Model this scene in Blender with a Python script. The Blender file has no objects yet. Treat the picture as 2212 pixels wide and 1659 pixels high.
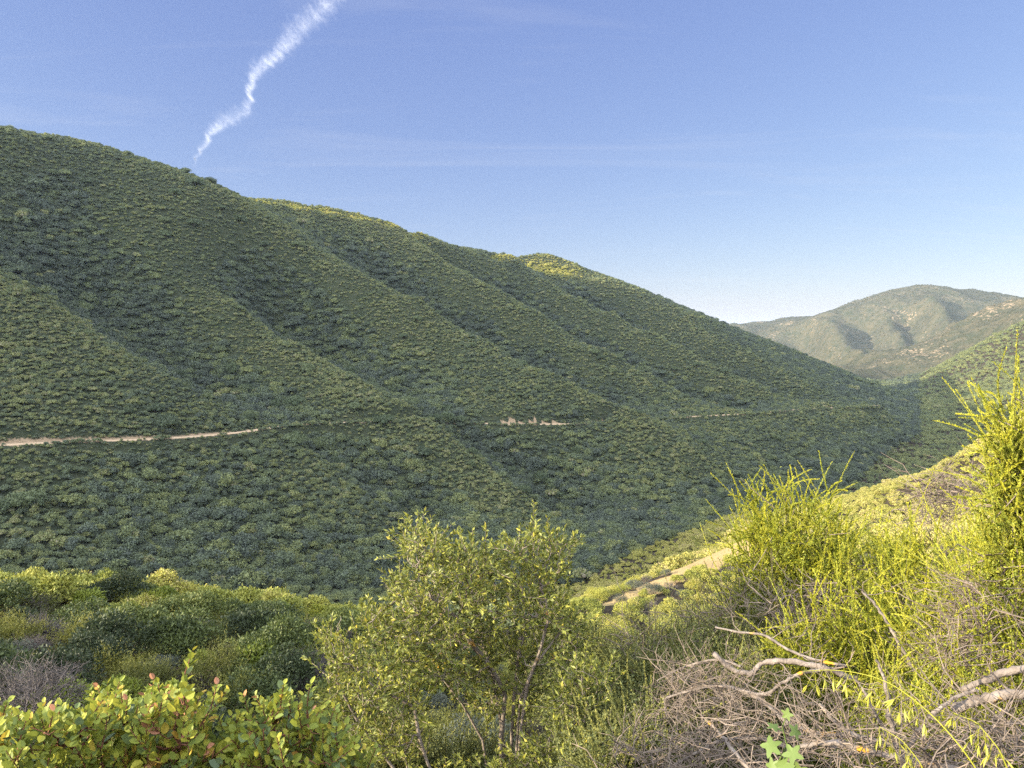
import bpy, math, random
import numpy as np
from mathutils import Vector, Matrix, Quaternion

random.seed(7)
RNG = np.random.default_rng(11)
SC = bpy.context.scene
COL = SC.collection

# ------------------------------------------------------------------ helpers
def tag(o, label=None, cat=None, group=None, kind=None):
    if label: o['label'] = label
    if cat: o['category'] = cat
    if group: o['group'] = group
    if kind: o['kind'] = kind
    return o

def link(o, parent=None):
    COL.objects.link(o)
    if parent is not None: o.parent = parent
    return o

def empty(name, loc, rz=0.0, s=1.0):
    o = bpy.data.objects.new(name, None)
    o.empty_display_size = 0.2
    o.location = loc; o.rotation_euler = (0, 0, rz); o.scale = (s, s, s)
    return link(o)

def mesh_from(name, V, F, mat=None, attrs=None, smooth=False, mi=None, mats=None):
    """V (n,3); F list of face index arrays (m,k) of several sizes, or one array"""
    me = bpy.data.meshes.new(name)
    V = np.ascontiguousarray(V, np.float32)
    Fs = F if isinstance(F, (list, tuple)) else [F]
    Fs = [np.asarray(f, np.int32) for f in Fs if len(f)]
    loops = np.concatenate([f.ravel() for f in Fs])
    sizes = np.concatenate([np.full(len(f), f.shape[1], np.int32) for f in Fs])
    me.vertices.add(len(V)); me.vertices.foreach_set('co', V.ravel())
    me.loops.add(len(loops)); me.loops.foreach_set('vertex_index', loops)
    me.polygons.add(len(sizes))
    starts = np.concatenate([[0], np.cumsum(sizes)[:-1]]).astype(np.int32)
    me.polygons.foreach_set('loop_start', starts)
    me.polygons.foreach_set('use_smooth', np.full(len(sizes), smooth, bool))
    if mats:
        for m in mats: me.materials.append(m)
        if mi is not None: me.polygons.foreach_set('material_index', np.asarray(mi, np.int32))
    elif mat: me.materials.append(mat)
    if attrs:
        for k, v in attrs.items():
            a = me.attributes.new(k, 'FLOAT', 'POINT')
            a.data.foreach_set('value', np.ascontiguousarray(v, np.float32))
    me.update(calc_edges=True)
    return me

def obj(name, me, parent=None):
    return link(bpy.data.objects.new(name, me), parent)

# value noise -------------------------------------------------------------
_P = RNG.random((256, 256)).astype(np.float32)
def vnoise(x, y):
    xi = np.floor(x).astype(np.int64); yi = np.floor(y).astype(np.int64)
    fx = (x - xi); fy = (y - yi)
    fx = fx*fx*(3-2*fx); fy = fy*fy*(3-2*fy)
    a = _P[xi & 255, yi & 255]; b = _P[(xi+1) & 255, yi & 255]
    c = _P[xi & 255, (yi+1) & 255]; d = _P[(xi+1) & 255, (yi+1) & 255]
    return (a*(1-fx)+b*fx)*(1-fy)+(c*(1-fx)+d*fx)*fy
def fbm(x, y, o=4, gain=.5):
    s = 0; a = 1; t = 0
    for i in range(o):
        s = s + a*vnoise(x*2**i + 17.3*i, y*2**i + 9.1*i); t += a; a *= gain
    return s/t
def ridged(x, y, o=4):
    s = 0; a = 1; t = 0
    for i in range(o):
        s = s + a*(1-np.abs(2*vnoise(x*2**i+5.7*i, y*2**i+3.3*i)-1)); t += a; a *= .5
    return s/t

# ------------------------------------------------------------------ camera
FV = 1609.0; PITCH = math.radians(4.07)
def at(X, Y, d):
    """a point seen at (X, Y) of the 2212 px wide view, at horizontal range d"""
    cx = (X-1106)/FV; cy = (829.5-Y)/FV
    y = math.cos(PITCH)+cy*math.sin(PITCH); z = -math.sin(PITCH)+cy*math.cos(PITCH)
    k = d/math.hypot(cx, y)
    return (cx*k, y*k, z*k)
cam = bpy.data.cameras.new('camera')
cam.sensor_fit = 'HORIZONTAL'; cam.sensor_width = 36; cam.lens = 36*FV/2212
cam.clip_start = 0.05; cam.clip_end = 60000
camo = link(bpy.data.objects.new('camera', cam))
camo.rotation_euler = (math.radians(90)-PITCH, 0, 0)
SC.camera = camo

# ------------------------------------------------------------------ terrain
def densify(pts, n):
    P = np.array(pts, float); out = []
    for a, b in zip(P[:-1], P[1:]):
        L = np.linalg.norm((b-a)[:2]); m = max(1, int(L/n))
        for k in range(m): out.append(a+(b-a)*k/m)
    out.append(P[-1]); return out
def line(pix, n=40, dz=0.0):
    return densify([np.array(at(*p))+np.array([0, 0, dz]) for p in pix], n)

C = []
RIDGES = [
 [(0,270,480),(100,294,495),(200,309,500),(300,354,490),(400,399,482),(440,412,480),(520,455,490),(600,500,492),(750,578,480),(900,640,465),(1050,722,445),(1200,800,420),(1330,868,400),(1375,900,390)],
 [(420,420,620),(480,417,650),(600,432,682),(720,452,702),(830,478,718),(950,520,742)],
 [(980,526,790),(1050,542,825),(1105,556,860),(1130,551,930),(1160,546,960),(1190,549,962),(1240,572,935),(1300,594,925),(1400,638,930),(1500,675,960),(1600,711,1000),(1700,749,1050),(1800,789,1110),(1900,834,1180),(1945,862,1230)],
 [(0,590,372),(120,662,355),(250,748,335),(350,804,322),(450,858,311),(560,914,301)],
 [(640,938,297),(740,992,290),(850,1052,282),(1000,1122,272)],
 [(150,412,460),(250,472,448),(350,547,435),(500,647,410),(640,737,385),(760,812,365),(880,890,344)],
 [(960,937,336),(1030,987,326),(1130,1052,314),(1230,1130,300)],
 [(1430,932,388),(1500,987,375),(1560,1062,358)],
 [(840,490,655),(1000,592,600),(1150,670,570),(1300,750,540),(1400,802,520),(1560,880,490)],
 [(1680,932,470),(1760,990,460)],
 [(1120,570,800),(1250,642,740),(1400,714,680),(1550,792,630),(1700,868,590)],
 [(1300,604,880),(1450,694,830),(1600,772,780),(1750,832,740),(1850,870,715)],
]
GULLIES = [
 [(200,590,410),(300,680,388),(450,790,360),(560,850,338),(630,906,320)],
 [(690,960,306),(800,1030,294),(900,1092,284)],
 [(430,510,482),(600,640,452),(700,715,436),(850,818,402),(950,908,366)],
 [(1010,962,352),(1100,1012,340),(1200,1082,326)],
 [(850,580,590),(1000,680,548),(1150,760,512),(1300,835,475),(1400,897,438)],
 [(1120,612,730),(1250,682,680),(1400,762,625),(1550,845,572),(1640,888,525)],
 [(1300,640,840),(1450,712,775),(1600,790,712),(1750,865,650)],
 [(980,560,720),(1060,590,720)],
]
ROADPX = [(-60,954,256),(0,955,258),(150,958,262),(300,950,270),(430,945,280),(530,938,292),(565,926,301),(590,919,306),(650,914,318),(760,912,328),(880,908,342),(925,915,353),(970,918,366),(1030,913,369),(1080,916,367),(1190,914,378),(1250,922,385),(1290,913,393),(1400,906,425),(1500,899,450),(1620,894,484),(1700,886,524),(1800,881,595),(1900,877,690)]

CREEK = [(0,1250,205),(500,1280,205),(900,1290,216),(1250,1262,236),(1300,1232,245),(1500,1160,290),(1600,1120,325),(1700,1095,365),(1850,1050,450),(1980,950,680),(1990,880,1000),(1950,846,1350),(1905,838,1500),(1870,815,1900),(1840,800,2300)]
def road_line(step):
    P = np.array(densify([at(*p) for p in ROADPX], step)); k = max(2, int(26/step))
    Q = P.copy(); w = np.ones(2*k+1)/(2*k+1)
    for c, it in ((0, 1), (1, 1), (2, 2)):
        for _ in range(it): Q[:, c] = np.convolve(np.pad(Q[:, c], k, mode='edge'), w, mode='valid') if c == 2 else np.convolve(np.pad(Q[:, c], 3, mode='edge'), np.ones(7)/7, mode='valid')
    return Q
ROAD = road_line(2.0)
def near_road(q): return float(np.hypot(ROAD[:, 0]-q[0], ROAD[:, 1]-q[1]).min())
for r in RIDGES: C += line(r, 30, -1.5)
for r in GULLIES: C += [q-np.array([0, 0, (3+.05*math.hypot(q[0], q[1]))*min(1, .12+near_road(q)/75)]) for q in line(r, 35)]
# rounded sunny brows just below the crests
for r in [[(540,432,610),(600,443,620),(720,467,640),(830,495,655),(915,523,690)],[(1050,556,772),(1100,570,800)],[(1120,578,862),(1150,590,862),(1180,594,874),(1215,596,892),(1245,598,912)]]: C += line(r, 30, -3.0)
C += densify([at(*p) for p in ROADPX], 30)
C += line(CREEK, 40)
# right valley wall and lit spurs
for r in [
 [(2050,905,830),(2100,862,950),(2130,837,1060),(2212,780,1180)],
 [(1990,822,1480),(2080,762,1500),(2150,730,1450),(2212,700,1400),(2330,640,1350)],
 [(1830,787,2420),(1950,767,2350),(2050,727,2300),(2130,692,2250),(2212,657,2200),(2350,600,2100)],
 [(1590,706,3550),(1640,699,3580),(1700,692,3600),(1750,684,3600),(1800,670,3600),(1860,655,3600),(1900,642,3600),(1960,633,3620),(2010,622,3650),(2050,623,3700),(2080,629,3750),(2110,626,3900),(2150,635,3950),(2212,650,3950),(2320,660,3950)],
 # spurs of the far mountain
 [(1700,692,3590),(1778,704,3250),(1833,748,2900),(1858,772,2720)],
 [(1890,645,3560),(1925,690,3200),(1942,715,3050),(1960,735,2850)],
 [(2005,626,3630),(2010,650,3400),(2035,680,3100),(2060,700,2800)],
 ]: C += line(r, 90)
for r in [
 [(1870,700,3250),(1885,745,2850),(1895,765,2600)],
 [(1960,680,3250),(1985,712,2950),(2000,735,2650)],
 [(2060,660,3300),(2090,690,2900)],
 [(1740,715,3250),(1800,765,2800)],
 [(1960,800,1850),(2060,770,1850),(2212,712,1800)],
 ]: C += line(r, 90, -95)
# behind the mountain, far country
def polar(az, d, z): a = math.radians(az); return np.array([d*math.sin(a), d*math.cos(a), z])
for az in range(-60, 75, 10):
    C += [polar(az, 7000, -100), polar(az, 11000, -90), polar(az, 18000, -90)]
for az in range(10, 44, 6): C += [polar(az, 5000, -40)]
for X, Y in [(1480,716),(1540,706),(1590,702),(1640,704),(1700,714),(1760,712)]: C.append(np.array(at(X, Y, 15500)))
for az in range(-180, 180, 30):
    if not -60 < az < 75: C += [polar(az, 3000, -60), polar(az, 17000, -60)]
# back side of the big ridge, its unseen left end lowered to let the sun through
for X, d, z in [(0,800,-10),(400,850,-10),(800,1000,0),(1100,1250,-20),(1400,1400,-40),(1700,1700,-90)]:
    p = np.array(at(X, 700, d)); p[2] = z; C.append(p)
for p in [(-330,330,118),(-390,230,96),(-450,120,74),(-490,0,48),(-520,-120,35),(-560,-300,30),
          (-700,300,-10),(-800,0,-30),(-250,250,25),(-290,150,5),(-330,40,-10),(-360,-80,-20),
          (-195,165,-60),(-220,90,-58),(-250,0,-52),(-270,-100,-48),(-280,-300,-40),(-1200,-300,-40),(-1400,700,-60)]:
    C.append(np.array(p, float))
# the near side: bank, hollow, knoll, shoulder, hill to the right
NEAR = [(0,0,-1.7),(0,-2,-1.65),(0,1.4,-1.8),(-2,1,-1.8),(2,1,-1.72),(0,3,-2.75),(0,5.5,-3.9),(0,9,-5.6),(-0.5,14,-8),(0,25,-12.6),(1,40,-19),(0,70,-36),
 (-3,2,-2.5),(-2,3.5,-3.2),(-6,8,-6),(-10,14,-8.3),(-4,14,-8.5),(-7,19,-10),(-14,20,-9.7),(-13,27,-11.7),(-20,30,-11.7),(-6,27,-12.0),
 (-26,38,-14.3),(-19,38,-14.2),(-12,37,-14.6),(-7,35,-14.6),(-3,34,-15.5),(-38,42,-18),
 (-30,58,-26),(-12,58,-28),(-60,80,-38),(-30,100,-52),(10,90,-46),
 (-20,14,-6.5),(-30,24,-9),(-42,28,-12.5),(-50,16,-4.5),(-30,8,-3),(-15,3,-2.6),(-60,22,-9),(-75,40,-10),(-90,10,-2),(-70,-20,2),(-100,60,-25),(-130,20,-22),(-150,-50,-20),  # unseen rise to the left, shaped to shade the knoll face
 (-8,-3,-1.2),(-20,-12,1),(0,-12,3),(20,-20,12),(-40,-60,16),(0,-60,26),(60,-60,36),(0,-300,60),(120,-300,80),(-150,-200,10),
 (3,2.5,-2.0),(3,4,-2.7),(6,4,-2.0),(2.5,6,-3.7),(5,8,-4.0),(8,8,-3.2),(5,13,-6.7),(12,12,-4.2),(10,20,-8.3),(18,20,-5.5),(20,35,-13),(12,33,-14.6),(35,40,-11),
 (10,4,-0.6),(20,6,1.5),(40,20,3),(60,20,9),(60,60,-12),(100,60,-3),(100,100,-14),(150,100,4),(200,60,30),(300,200,8),(400,100,60),(500,400,0),(700,300,80),(300,-100,90),(900,600,60),(600,-300,120),(1200,300,120)]
C += [np.array(p, float) for p in NEAR]
SHOULD = [(1210,1305,44),(1350,1245,52),(1480,1190,60),(1600,1140,70),(1810,1080,100),(2000,1008,140),(2150,928,190),(2212,888,220),(2350,830,270)]
C += line(SHOULD, 25, -1.2)
FOOTL = [(1240,1370,40),(1350,1325,44),(1450,1292,48),(1560,1252,53),(1650,1222,59),(1810,1180,80),(2000,1115,115),(2150,1045,150)]
C += line(FOOTL, 12, -1.0)
BEY = [(1240,1330,66),(1500,1290,85),(1750,1190,120),(1960,1080,180),(2130,990,260),(2250,930,330)]
C += line(BEY, 40)
C = np.array(C)
# drop near-duplicate centres
keep = []
for i, p in enumerate(C):
    d = math.hypot(p[0], p[1])
    if all(math.hypot(p[0]-C[j, 0], p[1]-C[j, 1]) > 0.012*d+0.3 for j in keep): keep.append(i)
C = C[keep]
D = np.sqrt(((C[:, None, :2]-C[None, :, :2])**2).sum(2))
n = len(C)
A = np.zeros((n+3, n+3)); A[:n, :n] = D
lam = 0.02*np.hypot(C[:, 0], C[:, 1])**0.5
A[:n, :n] -= np.diag(lam)
Q = np.c_[np.ones(n), C[:, 0]/1000, C[:, 1]/1000]
A[:n, n:] = Q; A[n:, :n] = Q.T
W = np.linalg.solve(A, np.r_[C[:, 2], 0, 0, 0])
def rbf(x, y):
    sh = x.shape; x = x.ravel(); y = y.ravel(); out = np.empty(len(x), np.float32)
    cx = C[:, 0].astype(np.float32); cy = C[:, 1].astype(np.float32); w = W[:n].astype(np.float32)
    for s in range(0, len(x), 20000):
        xs = x[s:s+20000].astype(np.float32); ys = y[s:s+20000].astype(np.float32)
        d = np.sqrt((xs[:, None]-cx)**2+(ys[:, None]-cy)**2)
        out[s:s+20000] = d@w + W[n]+W[n+1]*xs/1000+W[n+2]*ys/1000
    return out.reshape(sh)

TH = np.radians(np.concatenate([np.arange(-180, -50, 4.0), np.arange(-50, 50, 0.2), np.arange(50, 180.1, 4.0)]))
TH[-1] = math.pi
RR = np.concatenate([np.geomspace(0.7, 90, 230), np.geomspace(90, 1700, 400)[1:], np.geomspace(1700, 4600, 300)[1:], np.geomspace(4600, 18000, 50)[1:]])
GT, GR = np.meshgrid(TH, RR, indexing='ij')
GX = GR*np.sin(GT); GY = GR*np.cos(GT)
GZ = rbf(GX, GY)
# relief between the control lines
def sstep(a, b, x):
    t = np.clip((x-a)/(b-a), 0, 1); return t*t*(3-2*t)
far1 = sstep(120, 300, GR)*(1-sstep(1600, 2400, GR))
crest_ = np.exp(-(((GX+120)/110)**2+((GY-640)/70)**2))+np.exp(-(((GX-40)/70)**2+((GY-890)/70)**2))
GZ += far1*(1-.9*np.clip(crest_*1.6, 0, 1))*((fbm(GX/70, GY/70, 4)-.5)*9)
ua = math.radians(216)                                           # facets shaped into the crests to catch the low sun
for X, Y, d, sl, sg in [(520,426,632,.55,17),(575,438,640,.62,19),(640,448,650,.62,20),(705,458,662,.62,20),(770,472,672,.62,19),(835,490,682,.62,18),(895,508,692,.55,15),(1085,558,805,.5,17),(1150,572,905,.56,34),(1185,580,915,.56,32),(1215,594,915,.56,24)]:
    q = at(X, Y, d); dx = GX-q[0]; dy = GY-q[1]
    wgt = np.exp(-((dx*dx+dy*dy)/(sg*sg))**1.6); GZ = GZ*(1-wgt)+wgt*(q[2]-sl*(dx*math.sin(ua)+dy*math.cos(ua)))
far2 = sstep(1300, 2600, GR)*(1-sstep(5000, 9000, GR))
calm = 1-.55*sstep(3250, 3600, GR)
wx = (fbm(GX/900+3, GY/900, 3)-.5)*500
GZ += calm*far2*((ridged((GX+wx)/520, (GY-wx)/520, 5)-.62)*140)
GZ += calm*far2*((ridged((GX-wx*.5)/170+9, (GY+wx)/170, 4)-.6)*62)
GZ += sstep(6, 30, GR)*(1-sstep(150, 300, GR))*((fbm(GX/9, GY/9, 3)-.5)*1.3)
GZ += (1-sstep(8, 30, GR))*((fbm(GX/.8, GY/.8, 3)-.5)*.16)
# road bench
def road_dist(x, y):
    """plan distance to the road and the road's height there"""
    dist = np.full(x.shape, 1e9, np.float32); rz = np.zeros(x.shape, np.float32)
    for k in range(len(ROAD)):
        dd = np.hypot(x-ROAD[k, 0], y-ROAD[k, 1]); m = dd < dist
        dist[m] = dd[m]; rz[m] = ROAD[k, 2]
    return dist, rz
sel = (np.abs(GT) < math.radians(42)) & (GR > 225) & (GR < 760)
rd, rz = road_dist(GX[sel], GY[sel])
z0 = GZ[sel]
uph = np.clip((z0-rz)/3, -1, 1)
t = sstep(1.9, 6.5, rd)
GZ[sel] = rz*(1-t)+z0*t
BARE = np.zeros_like(GZ)
scar = fbm(GX[sel]/22, GY[sel]/22, 3)
BARE[sel] = (1-sstep(1.4, 2.2, rd)) * .7*(z0 > rz-2.5)
bank = (z0 > rz-.3)*(1-sstep(1.8, 3.6+2.2*sstep(.45, .62, scar), rd))*(.35+.5*sstep(.42, .6, scar))*(GR[sel] < 300)
BARE[sel] = np.clip(np.maximum(BARE[sel], bank), 0, 1)
# sandy clearing on the sunny shoulder, small soil scars on the far slope
def patch(X, Y, d, rad, asp=1.0, amt=1.0):
    p = at(X, Y, d)
    dx = GX-p[0]; dy = GY-p[1]
    q = np.hypot(dx, dy*asp)/rad + (fbm(GX/(rad*.5), GY/(rad*.5), 3)-.5)*1.2
    m = (GR > d*.5) & (GR < d*1.7)
    BARE[m] = np.maximum(BARE[m], amt*(1-sstep(.7, 1.0, q[m])))
for X, Y, d, rad in [(1555,1178,67,3.6),(1525,1194,64,3.6),(1490,1212,61,2.6),(1425,1236,56,2.2),(1385,1254,53,1.8),(1345,1272,50,1.5)]: patch(X, Y, d, rad, 1.0, 1.0)
for X, Y, d, rad in [(1090,913,369,2.4),(1108,911,371,2.6),(1126,910,373,2.8),(1144,909,374,3.0),(1162,910,376,3.0),(1180,912,378,2.6),(1198,914,380,2.2),(655,908,322,3),(1678,881,532,6),(1640,888,512,4),(1350,795,460,4),(1320,778,465,3.5),(1690,800,640,6),(1420,903,432,3),(1790,876,596,5),(520,1340,26,1.6),(490,1350,24,1.5)]: patch(X, Y, d, rad, amt=.95)

def height(x, y):
    x = np.asarray(x, float); y = np.asarray(y, float)
    th = np.arctan2(x, y); r = np.maximum(np.hypot(x, y), RR[0])
    i = np.interp(th, TH, np.arange(len(TH))); j = np.interp(np.log(r), np.log(RR), np.arange(len(RR)))
    i0 = np.minimum(i.astype(int), len(TH)-2); j0 = np.minimum(j.astype(int), len(RR)-2)
    fi = i-i0; fj = j-j0
    return ((GZ[i0, j0]*(1-fj)+GZ[i0, j0+1]*fj)*(1-fi)+(GZ[i0+1, j0]*(1-fj)+GZ[i0+1, j0+1]*fj)*fi)
def sample(G, x, y):
    th = np.arctan2(x, y); r = np.maximum(np.hypot(x, y), RR[0])
    i = np.rint(np.interp(th, TH, np.arange(len(TH)))).astype(int)
    j = np.rint(np.interp(np.log(r), np.log(RR), np.arange(len(RR)))).astype(int)
    return G[i, j]
# highest sight line up to each range (for leaving out cover nobody can see)
EL = GZ/GR
HORI = np.maximum.accumulate(EL, axis=1)
HORI = np.concatenate([np.full((len(TH), 1), -9.0), HORI[:, :-1]], axis=1)
def seen(x, y, margin):
    z = height(x, y)+margin; r = np.hypot(x, y)
    return z/r > sample(HORI, x, y)-0.002
# side of the valley: signed distance from the creek in plan (+ = far side)
CK = np.array([at(*p)[:2] for p in CREEK])
def far_side(x, y):
    th = np.arctan2(x, y); tc = np.arctan2(CK[:10, 0], CK[:10, 1]); rc = np.hypot(CK[:10, 0], CK[:10, 1])
    return (np.hypot(x, y) > np.interp(th, tc, rc)) & (th < tc[-1])
# ------------------------------------------------------------------ materials
def newmat(name):
    m = bpy.data.materials.new(name); m.use_nodes = True
    nt = m.node_tree; nt.nodes.clear()
    return m, nt, nt.nodes.new('ShaderNodeOutputMaterial')
def N(nt, typ, **kw):
    nd = nt.nodes.new('ShaderNode'+typ)
    for k, v in kw.items():
        if k.startswith('i_'):
            key = k[2:]; key = int(key) if key.isdigit() else key.replace('_', ' ')
            nd.inputs[key].default_value = v
        else: setattr(nd, k, v)
    return nd
def L(nt, a, ao, b, bi): nt.links.new(a.outputs[ao], b.inputs[bi])
def ramp(nt, stops, interp='LINEAR'):
    r = nt.nodes.new('ShaderNodeValToRGB'); r.color_ramp.interpolation = interp
    e = r.color_ramp.elements
    while len(e) < len(stops): e.new(0.5)
    for k, (p, c) in zip(e, stops): k.position = p; k.color = (*c, 1)
    return r

def leaf_mat(name, stops, trans=.28, rough=.55, src='tint', per_inst=None, spec=.3):
    """leaf colours picked per leaf by the attribute tint; per_inst adds a shift per plant"""
    m, nt, out = newmat(name)
    a = N(nt, 'Attribute', attribute_name=src)
    fac, fo = a, 'Fac'
    if per_inst:
        b = N(nt, 'Attribute', attribute_name='plant', attribute_type='INSTANCER') if per_inst == 'inst' else N(nt, 'ObjectInfo')
        bo = 'Fac' if per_inst == 'inst' else 'Random'
        ad = N(nt, 'Math', operation='MULTIPLY_ADD'); ad.inputs[1].default_value = .35
        L(nt, a, 'Fac', ad, 0)
        mu = N(nt, 'Math', operation='MULTIPLY'); mu.inputs[1].default_value = .65
        L(nt, b, bo, mu, 0); L(nt, mu, 0, ad, 2)
        fac, fo = ad, 0
    r = ramp(nt, stops); L(nt, fac, fo, r, 0)
    p = N(nt, 'BsdfPrincipled'); p.inputs['Roughness'].default_value = rough
    p.inputs['Specular IOR Level'].default_value = spec
    L(nt, r, 0, p, 'Base Color')
    if trans:
        tr = N(nt, 'BsdfTranslucent'); L(nt, r, 0, tr, 0)
        mx = N(nt, 'MixShader'); mx.inputs[0].default_value = trans
        L(nt, p, 0, mx, 1); L(nt, tr, 0, mx, 2); L(nt, mx, 0, out, 0)
    else: L(nt, p, 0, out, 0)
    return m

def bark_mat(name, c1, c2, lichen=0.0, scale=14, lc=(.42, .22, .02)):
    m, nt, out = newmat(name)
    tc = N(nt, 'TexCoord')
    n1 = N(nt, 'TexNoise'); n1.inputs['Scale'].default_value = scale; n1.inputs['Detail'].default_value = 5
    L(nt, tc, 'Object', n1, 'Vector')
    r = ramp(nt, [(.3, c1), (.7, c2)]); L(nt, n1, 0, r, 0)
    p = N(nt, 'BsdfPrincipled'); p.inputs['Roughness'].default_value = .85
    p.inputs['Specular IOR Level'].default_value = .2
    col, co = r, 0
    if lichen:
        n2 = N(nt, 'TexNoise'); n2.inputs['Scale'].default_value = scale*.45; n2.inputs['Detail'].default_value = 3
        L(nt, tc, 'Object', n2, 'Vector')
        r2 = ramp(nt, [(1-lichen, (0, 0, 0)), (min(1, 1-lichen+.06), (1, 1, 1))]); L(nt, n2, 0, r2, 0)
        mx = N(nt, 'MixRGB'); L(nt, r2, 0, mx, 0); L(nt, r, 0, mx, 1); mx.inputs[2].default_value = (*lc, 1)
        col, co = mx, 0
    L(nt, col, co, p, 'Base Color')
    bp = N(nt, 'Bump'); bp.inputs['Strength'].default_value = .5; bp.inputs['Distance'].default_value = .02
    n3 = N(nt, 'TexNoise'); n3.inputs['Scale'].default_value = scale*5
    L(nt, tc, 'Object', n3, 'Vector'); L(nt, n3, 0, bp, 'Height'); L(nt, bp, 0, p, 'Normal')
    L(nt, p, 0, out, 0)
    return m

def ground_mat(name, c_lo, c_hi, soil1, soil2, sc_, bump, speck=None):
    m, nt, out = newmat(name)
    tc = N(nt, 'TexCoord')
    def noise(s, d=5, ro=.6):
        q = N(nt, 'TexNoise'); q.inputs['Scale'].default_value = s; q.inputs['Detail'].default_value = d
        q.inputs['Roughness'].default_value = ro; L(nt, tc, 'Object', q, 'Vector'); return q
    n1 = noise(sc_)
    r1 = ramp(nt, [(.35, c_lo), (.65, c_hi)]); L(nt, n1, 0, r1, 0)
    col = r1
    if speck:
        (s, lo, hi, c) = speck
        n4 = noise(s, 4, .7); n5 = noise(s*.06, 3)
        ad = N(nt, 'Math', operation='MULTIPLY_ADD'); ad.inputs[1].default_value = .6; L(nt, n5, 0, ad, 0); L(nt, n4, 0, ad, 2)
        r4 = ramp(nt, [(lo, (0, 0, 0)), (hi, (1, 1, 1))]); L(nt, ad, 0, r4, 0)
        mx = N(nt, 'MixRGB'); L(nt, r4, 0, mx, 0); L(nt, r1, 0, mx, 1); mx.inputs[2].default_value = (*c, 1); col = mx
    n2 = noise(sc_*4.3)
    r2 = ramp(nt, [(.3, soil1), (.7, soil2)]); L(nt, n2, 0, r2, 0)
    at_ = N(nt, 'Attribute', attribute_name='bare')
    n6 = noise(sc_*6, 6, .7)
    a1 = N(nt, 'Math', operation='MULTIPLY_ADD'); L(nt, n6, 0, a1, 0); a1.inputs[1].default_value = 1.1; L(nt, at_, 'Fac', a1, 2)
    a2 = N(nt, 'MapRange'); L(nt, a1, 0, a2, 0); a2.inputs[1].default_value = .88; a2.inputs[2].default_value = 1.08
    mx = N(nt, 'MixRGB'); L(nt, a2, 0, mx, 0); L(nt, col, 0, mx, 1); L(nt, r2, 0, mx, 2)
    p = N(nt, 'BsdfPrincipled'); p.inputs['Roughness'].default_value = .95; p.inputs['Specular IOR Level'].default_value = .1
    L(nt, mx, 0, p, 'Base Color')
    bp = N(nt, 'Bump'); bp.inputs['Strength'].default_value = .8; bp.inputs['Distance'].default_value = bump
    n3 = noise(sc_*3, 6, .7); L(nt, n3, 0, bp, 'Height'); L(nt, bp, 0, p, 'Normal')
    L(nt, p, 0, out, 0)
    return m

M = {}
M['slope'] = ground_mat('slope soil', (.024, .019, .014), (.055, .044, .03), (.25, .175, .08), (.36, .265, .13), 1.6, .15)
M['hill'] = ground_mat('hillside soil', (.020, .027, .014), (.036, .040, .022), (.17, .125, .075), (.27, .19, .125), .25, .5)
M['mount'] = ground_mat('mountain brush', (.036, .041, .024), (.070, .062, .038), (.32, .22, .14), (.4, .3, .2), .035, 5, (.11, .93, 1.03, (.20, .15, .10)))
M['road'] = ground_mat('packed dirt', (.30, .21, .13), (.40, .30, .20), (.30, .21, .13), (.40, .30, .20), .8, .05)

# ------------------------------------------------------------------ terrain sheets
def build_terrain():
    nt_, nr_ = GX.shape
    V = np.stack([GX, GY, GZ], 2).reshape(-1, 3)
    I = np.arange(nt_*nr_).reshape(nt_, nr_)
    q = np.stack([I[:-1, :-1], I[1:, :-1], I[1:, 1:], I[:-1, 1:]], 2)
    q = q[:, :, ::-1]
    cx = (GX[:-1, :-1]+GX[1:, 1:])/2; cy = (GY[:-1, :-1]+GY[1:, 1:])/2
    r = np.hypot(cx, cy)
    fs = far_side(cx, cy)
    cls = np.where(r > 1750, 2, np.where(fs, 1, 0))
    bare = BARE.ravel()
    names = [('ground', 'slope', 'dry brushy ground of the near slope and knoll'),
             ('hillside', 'hill', 'steep shaded hillside across the valley'),
             ('mountains', 'mount', 'far sunlit mountain with bare spurs at the valley mouth')]
    for c, (nm, mt, lb) in enumerate(names):
        f = q[cls == c].reshape(-1, 4)
        used = np.unique(f); mp = np.full(len(V), -1, np.int64); mp[used] = np.arange(len(used))
        vv = V[used]; ff = mp[f]; tris = []
        bb = bare[used]
        if c == 0:
            z0 = float(GZ[:, 0].mean()); k = len(vv)
            vv = np.vstack([vv, [[0, 0, z0]]]); bb = np.r_[bb, 0]
            ring = mp[I[:, 0]]
            tris = np.stack([ring[:-1], np.full(len(ring)-1, k), ring[1:]], 1)
        me = mesh_from(nm, vv, [ff, tris] if c == 0 else ff, M[mt], {'bare': bb}, smooth=True)
        tag(obj(nm, me), lb, kind='structure')
build_terrain()

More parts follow.
